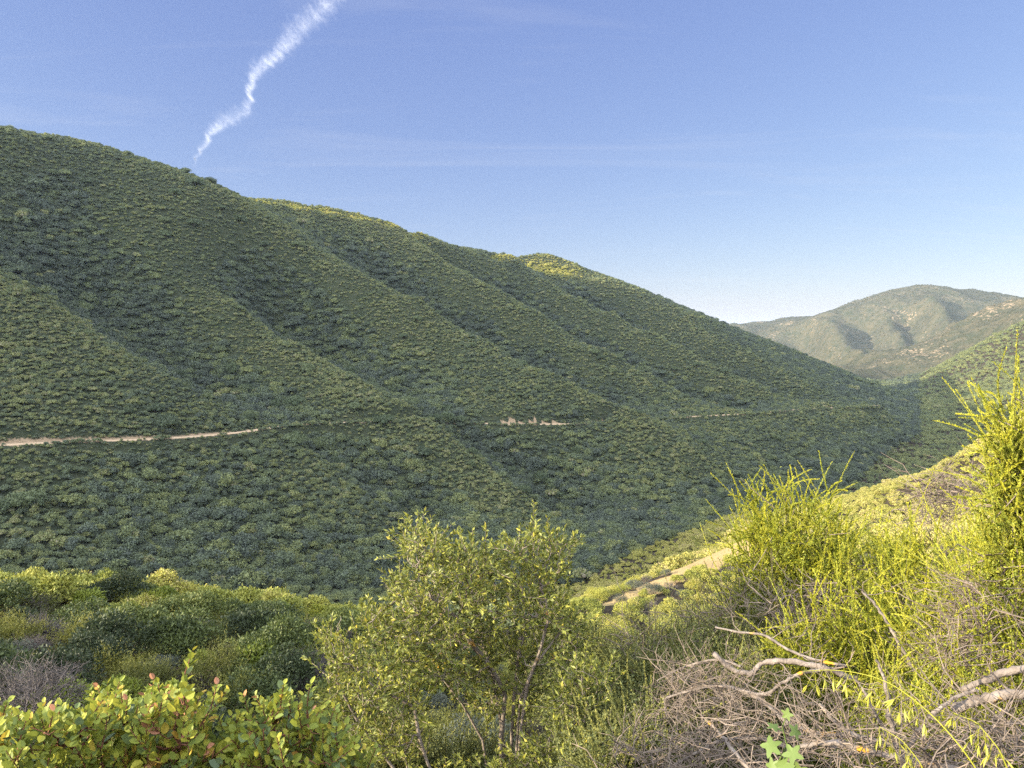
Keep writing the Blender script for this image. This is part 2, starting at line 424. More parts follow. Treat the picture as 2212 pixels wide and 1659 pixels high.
# dirt road: a thin packed strip on the bench, with a low berm along its outer edge
def build_road():
    P = road_line(2.0)
    T = np.gradient(P[:, :2], axis=0); T /= np.linalg.norm(T, axis=1)[:, None]
    Nn = np.stack([-T[:, 1], T[:, 0]], 1)                     # points uphill (left of travel)
    wob = (fbm(np.arange(len(P))/9., np.zeros(len(P)), 3)-.5)*1.2
    offs = np.array([-1.8, -1.5, -1.3, -.7, 0, .7, 1.3, 1.6])
    lift = np.array([-.1, .24, .16, .15, .18, .15, .18, -.1])
    V = []
    for o, l in zip(offs, lift):
        xy = P[:, :2]+Nn*((o+wob*(abs(o) > 1.2))*np.where(np.hypot(P[:, 0], P[:, 1]) > 400, .72, 1.0))[:, None]
        V.append(np.c_[xy, P[:, 2]+l])
    V = np.stack(V, 1); a, b = V.shape[:2]
    I = np.arange(a*b).reshape(a, b)
    F = np.stack([I[:-1, :-1], I[1:, :-1], I[1:, 1:], I[:-1, 1:]], 2).reshape(-1, 4)[:, ::-1]
    me = mesh_from('dirt_road', V.reshape(-1, 3), F, M['road'], smooth=True)
    tag(obj('dirt_road', me), 'narrow pale dirt road contouring across the shaded hillside', kind='structure')
build_road()

# ------------------------------------------------------------------ light and air
SUN_AZ, SUN_EL = math.radians(-108), math.radians(13.8)
sv = Vector((math.sin(SUN_AZ)*math.cos(SUN_EL), math.cos(SUN_AZ)*math.cos(SUN_EL), math.sin(SUN_EL)))
sd = bpy.data.lights.new('sun', 'SUN'); sd.energy = 5.0; sd.angle = math.radians(.5); sd.color = (1, .86, .62)
so = link(bpy.data.objects.new('sun', sd)); so.rotation_euler = (-sv).to_track_quat('-Z', 'Y').to_euler()

SKY_FILL = 5.6  # strength of the fill light added to the sky outside the view
w = bpy.data.worlds.new('World'); SC.world = w; w.use_nodes = True
nt = w.node_tree; nt.nodes.clear()
wo = nt.nodes.new('ShaderNodeOutputWorld'); bg = N(nt, 'Background')
sky = N(nt, 'TexSky', sky_type='NISHITA'); sky.sun_disc = False
sky.sun_elevation = SUN_EL; sky.sun_rotation = SUN_AZ
sky.altitude = 400; sky.air_density = 1.0; sky.dust_density = .6; sky.ozone_density = 1.6
bg.inputs[1].default_value = .15
# faint cirrus: noise over a flat layer high above (direction divided by its height)
tc = N(nt, 'TexCoord'); sp = N(nt, 'SeparateXYZ'); L(nt, tc, 'Generated', sp, 0)
mxz = N(nt, 'Math', operation='MAXIMUM'); L(nt, sp, 2, mxz, 0); mxz.inputs[1].default_value = .03
az_ = N(nt, 'Math', operation='ADD'); L(nt, mxz, 0, az_, 0); az_.inputs[1].default_value = .12
cb = N(nt, 'CombineXYZ')
for k in (0, 1):
    dv = N(nt, 'Math', operation='DIVIDE'); L(nt, sp, k, dv, 0); L(nt, az_, 0, dv, 1); L(nt, dv, 0, cb, k)
mp = N(nt, 'Mapping'); L(nt, cb, 0, mp, 0); mp.inputs['Rotation'].default_value = (0, 0, math.radians(24)); mp.inputs['Scale'].default_value = (.55, 2.2, 1)
cn = N(nt, 'TexNoise'); L(nt, mp, 0, cn, 'Vector'); cn.inputs['Scale'].default_value = 1.1; cn.inputs['Detail'].default_value = 7; cn.inputs['Roughness'].default_value = .62; cn.inputs['Distortion'].default_value = .8
cr = ramp(nt, [(.52, (0, 0, 0)), (.85, (.22, .22, .22))]); L(nt, cn, 0, cr, 0)
mc = N(nt, 'MixRGB'); L(nt, cr, 0, mc, 0); L(nt, sky, 0, mc, 1); mc.inputs[2].default_value = (7.0, 6.8, 7.0, 1)
# pale milky blue of the low evening sky, and bright fill light added to the unseen sky overhead and behind
vm = N(nt, 'VectorMath', operation='MULTIPLY_ADD'); L(nt, sky, 0, vm, 0)
vm.inputs[1].default_value = (.277, .25, .20); vm.inputs[2].default_value = (.215, .31, .97)
L(nt, vm, 0, mc, 1); mc.inputs[2].default_value = (2.0, 2.0, 2.1, 1)
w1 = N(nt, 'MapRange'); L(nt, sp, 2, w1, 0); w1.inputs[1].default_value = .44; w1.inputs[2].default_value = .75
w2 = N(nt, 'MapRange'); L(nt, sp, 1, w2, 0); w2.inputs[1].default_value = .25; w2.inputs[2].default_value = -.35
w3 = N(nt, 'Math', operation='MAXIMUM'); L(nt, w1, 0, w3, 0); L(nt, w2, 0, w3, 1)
sky_fill = N(nt, 'VectorMath', operation='MULTIPLY_ADD'); L(nt, sky, 0, sky_fill, 0)
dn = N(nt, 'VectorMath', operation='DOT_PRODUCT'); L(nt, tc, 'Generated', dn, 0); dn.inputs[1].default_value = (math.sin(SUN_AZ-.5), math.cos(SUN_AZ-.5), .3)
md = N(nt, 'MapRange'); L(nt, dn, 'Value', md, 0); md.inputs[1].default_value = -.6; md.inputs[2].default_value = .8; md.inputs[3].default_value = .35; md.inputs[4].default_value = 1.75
vc = N(nt, 'VectorMath', operation='SCALE'); vc.inputs[0].default_value = (SKY_FILL*1.0, SKY_FILL*1.0, SKY_FILL*1.02); L(nt, md, 0, vc, 'Scale'); L(nt, vc, 0, sky_fill, 2); sky_fill.inputs[1].default_value = (1.1, 1.1, 1.0); sky_fill.inputs[2].default_value = (SKY_FILL*1.08, SKY_FILL*1.0, SKY_FILL*.86)
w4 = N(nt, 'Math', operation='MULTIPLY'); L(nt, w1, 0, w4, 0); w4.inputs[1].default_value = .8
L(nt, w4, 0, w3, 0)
mv = N(nt, 'MixRGB'); L(nt, w3, 0, mv, 0); L(nt, mc, 0, mv, 1); L(nt, sky_fill, 0, mv, 2)
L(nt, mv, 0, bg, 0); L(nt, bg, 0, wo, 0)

def build_haze(density=4.2e-5):
    lo = float(GZ.min())-1.5; hi = float(GZ[GR < 9000].max())+12
    x0, x1, y0, y1 = -18500, 18500, -18500, 18500
    V = [(x, y, z) for z in (lo, hi) for y in (y0, y1) for x in (x0, x1)]
    F = [(0, 2, 3, 1), (4, 5, 7, 6), (0, 1, 5, 4), (1, 3, 7, 5), (3, 2, 6, 7), (2, 0, 4, 6)]
    m, nt, out = newmat('valley air')
    pv = N(nt, 'VolumePrincipled'); pv.inputs['Color'].default_value = (.62, .76, .95, 1)
    pv.inputs['Density'].default_value = density; pv.inputs['Anisotropy'].default_value = .2
    L(nt, pv, 0, out, 'Volume')
    me = mesh_from('haze', np.array(V), np.array(F), m)
    tag(obj('haze', me), 'thin blue air haze filling the valley', kind='stuff')
HAZE = True
if HAZE: build_haze()

SC.view_settings.view_transform = 'Standard'; SC.view_settings.look = 'None'
SC.view_settings.exposure = 1.6; SC.view_settings.gamma = 1.0
SC.render.engine = 'CYCLES'
cy = SC.cycles
cy.max_bounces = 6; cy.diffuse_bounces = 3; cy.glossy_bounces = 1; cy.transmission_bounces = 3
cy.transparent_max_bounces = 128; cy.volume_bounces = 0; cy.use_light_tree = False; cy.use_guiding = True; cy.use_volume_guiding = True; cy.use_surface_guiding = False
cy.use_denoising = False; cy.use_adaptive_sampling = False
cy.caustics_reflective = False; cy.caustics_refractive = False
# ------------------------------------------------------------------ plant building blocks
def unit(v): return v/np.maximum(np.linalg.norm(v, axis=-1, keepdims=True), 1e-9)
def rdirs(n, rng): return unit(rng.normal(size=(n, 3)))

class Leaves:
    """collects leaf blades (folded four-corner or eight-corner oval) into one mesh"""
    def __init__(s): s.V = []; s.F4 = []; s.T = []; s.n = 0; s.F = []
    def add(s, P, Ax, Nm, ln, wd, tint, oval=False, fold=.18, tilt=0.0):
        n = len(P)
        if n == 0: return
        Ax = unit(Ax); B = unit(np.cross(Nm, Ax)); Nn = np.cross(Ax, B)
        ln = np.broadcast_to(ln, (n,))[:, None]; wd = np.broadcast_to(wd, (n,))[:, None]
        if not oval:
            vs = [P, P+Ax*ln*.45+B*wd*.5+Nn*wd*fold, P+Ax*ln, P+Ax*ln*.45-B*wd*.5+Nn*wd*fold]
            V = np.stack(vs, 1); k = 4
            idx = s.n+np.arange(n)[:, None]*4
            s.F.append(idx+np.array([[0, 1, 2, 3]]))
        else:
            # short stalk, mid rib and two rounded halves
            prof = [(0.10, 0.0), (.22, .36), (.48, .5), (.76, .40), (1.0, 0.0)]
            vs = [P+Ax*ln*prof[0][0], P+Ax*ln*.5-Nn*wd*.04, P+Ax*ln]
            for sgn in (1, -1):
                for (a, b) in prof[1:4]: vs.append(P+Ax*ln*a+B*wd*b*sgn+Nn*wd*fold*b*1.6)
            V = np.stack(vs, 1); k = 9
            idx = s.n+np.arange(n)[:, None]*9
            s.F.append(idx+np.array([[0, 1, 4, 3]])); s.F.append(idx+np.array([[1, 2, 5, 4]]))
            s.F.append(idx+np.array([[0, 6, 7, 1]])); s.F.append(idx+np.array([[1, 7, 8, 2]]))
        s.V.append(V.reshape(-1, 3)); s.T.append(np.repeat(np.broadcast_to(tint, (n,)), k)); s.n += n*k
    def mesh(s, name, mat, smooth=False):
        return mesh_from(name, np.concatenate(s.V), np.concatenate(s.F), mat, {'tint': np.concatenate(s.T)}, smooth=smooth)

class Tubes:
    def __init__(s): s.V = []; s.F = []; s.n = 0
    def add(s, P, R, k=5):
        P = np.asarray(P, float); m = len(P)
        if m < 2: return
        R = np.broadcast_to(R, (m,))
        T = unit(np.gradient(P, axis=0))
        ref = np.array([.31, .2, .93]) if abs(T[0, 2]) < .8 else np.array([.95, .2, .1])
        A = unit(np.cross(T, ref)); B = np.cross(T, A)
        an = np.arange(k)*2*math.pi/k
        V = P[:, None]+R[:, None, None]*(np.cos(an)[None, :, None]*A[:, None]+np.sin(an)[None, :, None]*B[:, None])
        I = s.n+np.arange(m*k).reshape(m, k); J = np.roll(I, -1, 1)
        s.F.append(np.stack([I[:-1], J[:-1], J[1:], I[1:]], 2).reshape(-1, 4))
        s.V.append(V.reshape(-1, 3)); s.n += m*k
    def mesh(s, name, mat): return mesh_from(name, np.concatenate(s.V), np.concatenate(s.F), mat, smooth=True)

def ico(sub=1):
    import bmesh
    bm = bmesh.new(); bmesh.ops.create_icosphere(bm, subdivisions=sub, radius=1)
    V = np.array([v.co[:] for v in bm.verts]); F = np.array([[v.index for v in f.verts] for f in bm.faces]); bm.free()
    return V, F
ICO1 = ico(1); ICO2 = ico(2)

def blobs_for(rng, R, H, n, flat=.8):
    """lobes of a rounded crown: centres and radii"""
    c = []; 
    for i in range(n):
        a = rng.uniform(0, 2*math.pi); q = math.sqrt(rng.random())*R*.72
        top = H*(1-.45*(q/R)**2)
        r = R*rng.uniform(.30, .48)
        c.append((q*math.cos(a), q*math.sin(a), max(r*.6, top-r*flat-rng.random()*H*.25), r))
    return np.array(c)

def crown(rng, blobs, n, ln, wd, Lv, core=None, tint=(.2, .8), flat=.85, shell=.55, up=.35):
    w = blobs[:, 3]**2; w /= w.sum()
    b = blobs[rng.choice(len(blobs), n, p=w)]
    d = rdirs(n, rng); d[:, 2] = np.where(d[:, 2] < -.35, -d[:, 2], d[:, 2])
    rad = b[:, 3]*(shell+(1.04-shell)*rng.random(n)**.5)*(.72+.62*vnoise(d[:, 0]*2.3+b[:, 0]*9+50, d[:, 1]*2.3+d[:, 2]*2.9+b[:, 1]*9+50))
    P = b[:, :3]+d*rad[:, None]*np.array([1, 1, flat])
    ax = unit(d*.7+rdirs(n, rng)*.9+np.array([0, 0, up])); nm = unit(d*.8+rdirs(n, rng)*.7+np.array([0, 0, .4]))
    lt = rng.uniform(*tint, n)
    Lv.add(P, ax, nm, ln*rng.uniform(.6, 1.25, n), wd*rng.uniform(.7, 1.2, n), lt)
    if core is not None:
        V0, F0 = ICO1
        for q in blobs:
            V = q[:3]+V0*q[3]*core*rng.uniform(.85, 1.12, (len(V0), 1))*np.array([1, 1, flat])
            core_add(Lv, V, F0, rng.uniform(*tint))

def core_add(Lv, V, F, t):
    # triangles stored as quads with a repeated midpoint on one edge
    n0 = Lv.n; V = np.asarray(V); mids = (V[F[:, 2]]+V[F[:, 0]])/2
    Lv.V.append(np.concatenate([V, mids])); k = len(V)
    Lv.F.append(n0+np.c_[F, k+np.arange(len(F))]); Lv.T.append(np.full(len(V)+len(F), t)); Lv.n += len(V)+len(F)

def colonize(rng, roots, attr, step, kill, reach=9e9, up=0.0, jit=.15, iters=140):
    """branching skeleton that grows towards a cloud of points; roots: list of polylines"""
    pos = []; par = []
    for r in roots:
        for i, p in enumerate(r): par.append(len(pos)-1 if i else -1); pos.append(np.array(p, float))
    Pn = np.array(pos); par = list(par); At = np.array(attr, float)
    bd = np.full(len(At), 1e9); bj = np.zeros(len(At), int); lo = 0
    for it in range(iters):
        new = Pn[lo:]
        d2 = (At**2).sum(1)[:, None]+(new**2).sum(1)[None]-2*At@new.T
        j = d2.argmin(1); m = d2[np.arange(len(At)), j]
        up_ = m < bd; bd[up_] = m[up_]; bj[up_] = j[up_]+lo; lo = len(Pn)
        ok = (bd > kill*kill) & (bd < reach*reach)
        At = At[ok]; bd = bd[ok]; bj = bj[ok]
        if len(At) == 0: break
        dirs = np.zeros_like(Pn); np.add.at(dirs, bj, unit(At-Pn[bj]))
        act = np.unique(bj)
        dv = unit(dirs[act])+rng.normal(size=(len(act), 3))*jit+np.array([0, 0, up])
        Pn = np.concatenate([Pn, Pn[act]+unit(dv)*step]); par += list(act)
    return Pn, np.array(par)

def skeleton(P, par, r_tip, expo=2.3, r_max=9):
    n = len(P); kids = [[] for _ in range(n)]
    for i in range(n):
        if par[i] >= 0: kids[par[i]].append(i)
    R = np.zeros(n)
    for i in range(n-1, -1, -1):
        R[i] = r_tip if not kids[i] else sum(R[k]**expo for k in kids[i])**(1/expo)
    R = np.minimum(R, r_max)
    chains = []
    for i in range(n):
        if par[i] < 0: starts = [(None, i)]
        else: continue
        while starts:
            p, c = starts.pop()
            ch = [p, c] if p is not None else [c]
            while kids[c]:
                ks = sorted(kids[c], key=lambda k: -R[k])
                for k in ks[1:]: starts.append((c, k))
                c = ks[0]; ch.append(c)
            chains.append(ch)
    return R, chains

def put_tubes(Tb, P, R, chains, kink=0.0, rng=None, k=5, thin=None):
    for ch in chains:
        if len(ch) < 2: continue
        q = P[ch].copy(); r = R[ch].copy()
        if r[0] > r[1]*1.4: r[0] = r[1]*1.15
        r[-1] *= .55
        if kink and rng is not None: q[1:] += rng.normal(size=(len(q)-1, 3))*kink
        Tb.add(q, r, k if r.max() > .004 else 3)

def frame_of(d):
    a = unit(np.cross(d, np.array([.3, .5, .81]))); return a, np.cross(d, a)
# ------------------------------------------------------------------ foliage colours
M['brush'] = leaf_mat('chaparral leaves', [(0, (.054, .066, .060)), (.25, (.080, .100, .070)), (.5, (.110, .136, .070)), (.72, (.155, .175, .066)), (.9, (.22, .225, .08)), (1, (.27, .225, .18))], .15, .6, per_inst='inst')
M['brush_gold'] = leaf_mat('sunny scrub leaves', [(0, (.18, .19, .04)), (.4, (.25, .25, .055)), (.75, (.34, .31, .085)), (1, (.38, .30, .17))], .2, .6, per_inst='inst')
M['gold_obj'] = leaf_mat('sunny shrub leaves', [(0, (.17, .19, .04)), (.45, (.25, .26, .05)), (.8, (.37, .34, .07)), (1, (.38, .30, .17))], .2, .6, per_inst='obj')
M['brush_far'] = leaf_mat('mountain scrub leaves', [(0, (.032, .039, .024)), (.5, (.055, .062, .030)), (1, (.09, .088, .045))], 0, .7, per_inst='inst')
M['oak'] = leaf_mat('evergreen oak leaves', [(0, (0.042, 0.057, 0.033)), (.5, (0.075, 0.099, 0.048)), (1, (0.128, 0.150, 0.063))], .12, .6, per_inst='obj')
M['scrub'] = leaf_mat('scrub oak leaves', [(0, (.024, .034, .018)), (.45, (.050, .068, .025)), (.8, (.10, .125, .032)), (1, (.17, .18, .045))], .25, .55, per_inst='obj')
M['lime'] = leaf_mat('fresh lime leaves', [(0, (.10, .14, .025)), (.6, (.20, .23, .03)), (1, (.34, .32, .05))], .3, .5, per_inst='obj')
M['sage'] = leaf_mat('grey sage leaves', [(0, (.05, .058, .045)), (.6, (.09, .10, .075)), (1, (.15, .155, .11))], .15, .7, per_inst='obj')
M['cham_mid'] = leaf_mat('olive chamise leaves', [(0, (.06, .07, .018)), (.6, (.13, .135, .025)), (1, (.24, .22, .04))], .2, .6, per_inst='obj')
M['grey_twig'] = bark_mat('dead grey twigs', (.07, .06, .056), (.16, .138, .13), 0, 20)
M['stem'] = bark_mat('brown stems', (.06, .045, .035), (.13, .10, .08), 0, 20)

# ------------------------------------------------------------------ chaparral cover (countless): instances on the terrain
def far_proto(name, seed, R, H, nb, n, ln, wd, mat, core=.66):
    rng = np.random.default_rng(seed); Lv = Leaves()
    crown(rng, blobs_for(rng, R, H, nb), int(n*1.5), ln*.9, wd*.85, Lv, core=core, tint=(0, 1), shell=.7)
    return bpy.data.objects.new(name, Lv.mesh(name, mat))
def proto_set(cname, mat, scale=1.0):
    c = bpy.data.collections.new(cname)
    specs = [(1.25, 1.9, 7, 330, .30, .20), (1.15, 1.6, 6, 300, .26, .19), (1.35, 1.7, 8, 340, .32, .2), (1.0, 2.1, 6, 280, .26, .18), (1.5, 2.2, 9, 420, .3, .2)]
    for i, (R, H, nb, n, ln, wd) in enumerate(specs):
        c.objects.link(far_proto('%s_%d' % (cname, i), 40+i, R*scale, H*scale, nb, n, ln*scale, wd*scale, mat))
    return c
CLOUDS = {'brush': proto_set('shrub_form', M['brush']), 'gold': proto_set('scrub_form', M['brush_gold']), 'far': proto_set('mountain_scrub_form', M['brush_far'])}

def scatter(r0, r1, a0, a1, sp, rng):
    """jittered points in a wedge; sp(r) gives the spacing"""
    X = []; Y = []; r = r0
    while r < r1:
        s = sp(r); m = max(1, int(math.radians(a1-a0)*r/s))
        th = math.radians(a0)+(np.arange(m)+rng.random(m))*math.radians(a1-a0)/m
        rr = r+rng.random(m)*s*2.6
        X.append(rr*np.sin(th)); Y.append(rr*np.cos(th)); r += s
    return np.concatenate(X), np.concatenate(Y)

def cover(name, label, x, y, z, scl, plant, coll, rng, nkinds=5, squash=.9):
    n = len(x)
    me = mesh_from(name, np.c_[x, y, z], np.zeros((0, 3), int)) if False else bpy.data.meshes.new(name)
    me.vertices.add(n); me.vertices.foreach_set('co', np.ascontiguousarray(np.c_[x, y, z], np.float32).ravel())
    def at_(nm, v, typ='FLOAT'):
        a = me.attributes.new(nm, typ, 'POINT')
        a.data.foreach_set('vector' if typ == 'FLOAT_VECTOR' else 'value', np.ascontiguousarray(v, np.float32 if typ != 'INT' else np.int32).ravel())
    at_('scl', np.stack([scl, scl, scl*squash*rng.uniform(.8, 1.2, n)], 1), 'FLOAT_VECTOR')
    at_('rot', np.stack([rng.normal(0, .12, n), rng.normal(0, .12, n), rng.uniform(0, 6.28, n)], 1), 'FLOAT_VECTOR')
    at_('plant', np.clip(plant, 0, 1)); at_('pick', rng.integers(0, nkinds, n), 'INT')
    o = obj(name, me)
    g = bpy.data.node_groups.new(name, 'GeometryNodeTree')
    g.interface.new_socket('Geometry', in_out='INPUT', socket_type='NodeSocketGeometry')
    g.interface.new_socket('Geometry', in_out='OUTPUT', socket_type='NodeSocketGeometry')
    gi = g.nodes.new('NodeGroupInput'); go = g.nodes.new('NodeGroupOutput')
    ip = g.nodes.new('GeometryNodeInstanceOnPoints'); ci = g.nodes.new('GeometryNodeCollectionInfo')
    ci.inputs['Collection'].default_value = coll; ci.inputs['Separate Children'].default_value = True; ci.inputs['Reset Children'].default_value = True
    ip.inputs['Pick Instance'].default_value = True
    def na(nm, t):
        q = g.nodes.new('GeometryNodeInputNamedAttribute'); q.data_type = t; q.inputs['Name'].default_value = nm
        return [s for s in q.outputs if s.enabled and s.name == 'Attribute'][0]
    g.links.new(gi.outputs[0], ip.inputs['Points']); g.links.new(ci.outputs[0], ip.inputs['Instance'])
    g.links.new(na('pick', 'INT'), ip.inputs['Instance Index'])
    e2r = g.nodes.new('FunctionNodeEulerToRotation'); g.links.new(na('rot', 'FLOAT_VECTOR'), e2r.inputs[0])
    g.links.new(e2r.outputs[0], ip.inputs['Rotation']); g.links.new(na('scl', 'FLOAT_VECTOR'), ip.inputs['Scale'])
    g.links.new(ip.outputs[0], go.inputs[0])
    md = o.modifiers.new('cover', 'NODES'); md.node_group = g
    tag(o, label, 'chaparral', kind='stuff')
    return o

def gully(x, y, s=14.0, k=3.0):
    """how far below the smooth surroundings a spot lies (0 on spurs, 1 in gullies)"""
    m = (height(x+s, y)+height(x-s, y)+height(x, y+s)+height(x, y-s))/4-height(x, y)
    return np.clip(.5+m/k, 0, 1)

rng = np.random.default_rng(3)
# --- the shaded hillside across the valley
x, y = scatter(185, 1750, -39, 39, lambda r: 1.4 if r < 420 else 1.4*(r/420)**.75, rng)
k = seen(x, y, 4) & far_side(x, y); x, y = x[k], y[k]
bare = sample(BARE, x, y); k = bare < .35+.2*rng.random(len(x)); x, y = x[k], y[k]
rd, _ = road_dist(x, y); k = rd > .4+1.5*(fbm(x/11, y/11, 2) > .5)-.6*(np.hypot(x, y) > 400); x, y, rd = x[k], y[k], rd[k]
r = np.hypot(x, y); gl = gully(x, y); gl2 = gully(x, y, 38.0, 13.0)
big = fbm(x/60+4, y/60, 3); pat = fbm(x/28, y/28+7, 3); fine = rng.random(len(x))
gate = rng.random(len(x)) < np.clip(1.35-.3*sstep(.55, .75, pat), 0, 1); 
scl = (.46+.62*fine**3+.40*np.clip(fbm(x/13, y/13+5, 2)-.42, 0, 1)*3*rng.random(len(x))+.95*sstep(.45, .8, gl2)*rng.random(len(x))**1.7+.3*gl*rng.random(len(x)))*np.where(r < 420, 1, (r/420)**.62)
scl += (rng.random(len(x)) < .16*sstep(.42, .62, gl2))*(.5+.9*rng.random(len(x)))*np.where(r < 420, 1, (r/420)**.62)
scl *= np.where(rd < 5, .75, 1)
asp = (height(x+8, y+14)-height(x-8, y-14))/32                 # near-facing flanks tinted yellower: plant kind and brighter sky light painted together
plant = .22+.6*(big-.3)+.95*(rng.random(len(x))-.5)+.18*(.5-gl)+.52*(.5-gl2)+.25*np.clip(asp, -.5, .8)  # gullies tinted darker, spurs lighter: plant kind plus painted gully shade
plant += .14*(1-sstep(260, 480, r))-.10*sstep(420, 700, r)  # farther shrubs greyer, nearer yellower: distance haze put into the tint
plant += .45*(np.exp(-(((x+120)/95)**2+((y-655)/45)**2))+np.exp(-(((x-45)/50)**2+((y-905)/45)**2)))   # brow shrubs tinted yellower, painting sunlight on the crests
fr = road_line(1.1); tn = np.gradient(fr[:, :2], axis=0); tn /= np.linalg.norm(tn, axis=1)[:, None]
fx = fr[:, 0]+tn[:, 1]*(2.3+rng.normal(size=len(fr))*.4); fy = fr[:, 1]-tn[:, 0]*(2.3+rng.normal(size=len(fr))*.4)
kk = fbm(fx/12+2, fy/12, 2) > .40+.08*(np.hypot(fx, fy) < 290); fx, fy = fx[kk], fy[kk]; ff = rng.random(len(fx))
x = np.r_[x, fx]; y = np.r_[y, fy]; scl = np.r_[scl, .55+.4*ff]; plant = np.r_[plant, .2+.5*ff]
HILL = (x, y, scl, plant)
# --- the hidden foot of the near slope, behind the knoll
x, y = scatter(46, 260, -39, 2, lambda r: 2.0, rng)
k = seen(x, y, 4) & ~far_side(x, y); x, y = x[k], y[k]; fine = rng.random(len(x))
FOOT = (x, y, .7+.7*fine, .2+.6*fine)
x, y = scatter(330, 1750, 8, 39, lambda r: 1.5*(r/160)**.7, rng)
k = seen(x, y, 4) & ~far_side(x, y); x, y = x[k], y[k]; fine = rng.random(len(x))
WALL = (x, y, (.4+.45*fine)*(np.hypot(x, y)/160)**.62, .42+.5*fine+.4*(fbm(x/40, y/40, 3)-.5))
HILL[3][rng.random(len(HILL[3])) < .025] = 1.0                     # scattered dry shrubs
hx, hy = HILL[0], HILL[1]                                        # golden scrub on the brows: sunlight put into the leaf colour
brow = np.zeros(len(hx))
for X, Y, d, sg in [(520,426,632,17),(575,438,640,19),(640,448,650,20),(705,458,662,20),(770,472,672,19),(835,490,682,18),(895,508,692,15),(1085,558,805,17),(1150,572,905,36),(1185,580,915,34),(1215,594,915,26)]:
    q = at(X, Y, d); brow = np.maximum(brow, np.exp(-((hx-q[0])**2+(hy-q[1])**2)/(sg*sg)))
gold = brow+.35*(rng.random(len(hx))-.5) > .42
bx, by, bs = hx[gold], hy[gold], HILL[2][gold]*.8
cover('crest_scrub', 'scrub coloured golden as if sunlit, on the ridge crest and the small knoll beyond it', bx, by, height(bx, by)-.1, bs, .15+.8*rng.random(len(bx)), CLOUDS['gold'], rng)
HILL = tuple(a[~gold] for a in HILL)
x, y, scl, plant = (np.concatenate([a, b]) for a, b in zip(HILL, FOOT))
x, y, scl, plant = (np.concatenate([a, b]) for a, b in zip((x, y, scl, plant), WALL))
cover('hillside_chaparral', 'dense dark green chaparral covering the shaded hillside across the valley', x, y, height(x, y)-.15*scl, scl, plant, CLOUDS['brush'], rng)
# --- sunny near slope beyond the individually built shrubs, and the shaded valley wall behind it
x, y = scatter(40, 330, 2, 39, lambda r: (1.5 if r < 62 else 1.15) if r < 160 else 1.15*(r/160)**.7, rng)
k = seen(x, y, 4) & ~far_side(x, y) & (sample(BARE, x, y)+.5*rng.random(len(x))*(rng.random(len(x)) < .8) < .5); x, y = x[k], y[k]
r = np.hypot(x, y); fine = rng.random(len(x)); pat = fbm(x/14, y/14+3, 3)
k = (r > 62) ; SUNNY = (x[~k], y[~k]); x, y, r, fine, pat = x[k], y[k], r[k], fine[k], pat[k]
scl = (.30+.42*fine**2+.22*(pat > .55))*np.where(r < 160, 1, (r/160)**.62)
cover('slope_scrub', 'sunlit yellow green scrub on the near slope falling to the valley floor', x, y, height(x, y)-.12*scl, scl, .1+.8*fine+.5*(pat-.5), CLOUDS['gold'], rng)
# --- the far mountain
x, y = scatter(1750, 4600, 8, 39, lambda r: r*.0034, rng)
k = seen(x, y, 15); x, y = x[k], y[k]
pat = fbm(x/160, y/160, 4); k = rng.random(len(x)) < .35+1.2*(pat-.3); x, y, pat = x[k], y[k], pat[k]
r = np.hypot(x, y); fine = rng.random(len(x))
scl = (.5+.55*fine)*r*.00075
cover('mountain_scrub', 'thin grey green scrub dotting the far sunlit mountain', x, y, height(x, y)-.2*scl, scl, .1+.8*fine-.3*(pat-.5), CLOUDS['far'], rng, squash=.7)
# ------------------------------------------------------------------ individually built shrubs and trees in the middle distance
def fan_stems(rng, Tb, n, R, H, r0, sub=3, k=4, bend=.25, base=.12):
    """stems rising from the root crown and forking upwards"""
    tips = []
    def grow(p, d, ln, r, lev):
        m = 4; pts = [p]
        for i in range(m):
            d = unit(d+rng.normal(size=3)*bend*.5+np.array([0, 0, .06])); pts.append(pts[-1]+d*ln/m)
        Tb.add(pts, np.linspace(r, r*.55, m+1), k if r > .006 else 3)
        if lev == 0: tips.append((pts[-1], d)); return
        for j in range(rng.integers(2, 4)):
            grow(pts[rng.integers(2, m+1)], unit(d+rng.normal(size=3)*.5), ln*rng.uniform(.55, .8), r*.6, lev-1)
    for i in range(n):
        a = rng.uniform(0, 6.283); q = rng.random()**.6
        d = unit(np.array([math.cos(a)*q*R, math.sin(a)*q*R, H*.8]))
        grow(np.array([math.cos(a)*base*q, math.sin(a)*base*q, -.1]), d, H*.42, r0*rng.uniform(.7, 1.2), sub)
    return tips

def sprigs(rng, Lv, tips, n, ln, per, nl, nw, spread=.5, tint=(.1, 1)):
    """slender shoots at the stem tips, set with small narrow leaves"""
    for i in range(n):
        p, d = tips[rng.integers(len(tips))]
        p = p+rng.normal(size=3)*.07
        d = unit(d+rng.normal(size=3)*spread+np.array([0, 0, .35])); L_ = ln*rng.uniform(.5, 1.2)
        t = np.sort(rng.random(per)); bow = rng.normal(size=3)*.25
        P = p+d*(t*L_)[:, None]+bow*(t**2*L_)[:, None]
        ax = unit(d*.9+rdirs(per, rng)*.8)
        Lv.add(P, ax, rdirs(per, rng), nl*rng.uniform(.6, 1.2, per), nw, np.clip(rng.uniform(*tint)+t*.25-.1, 0, 1))

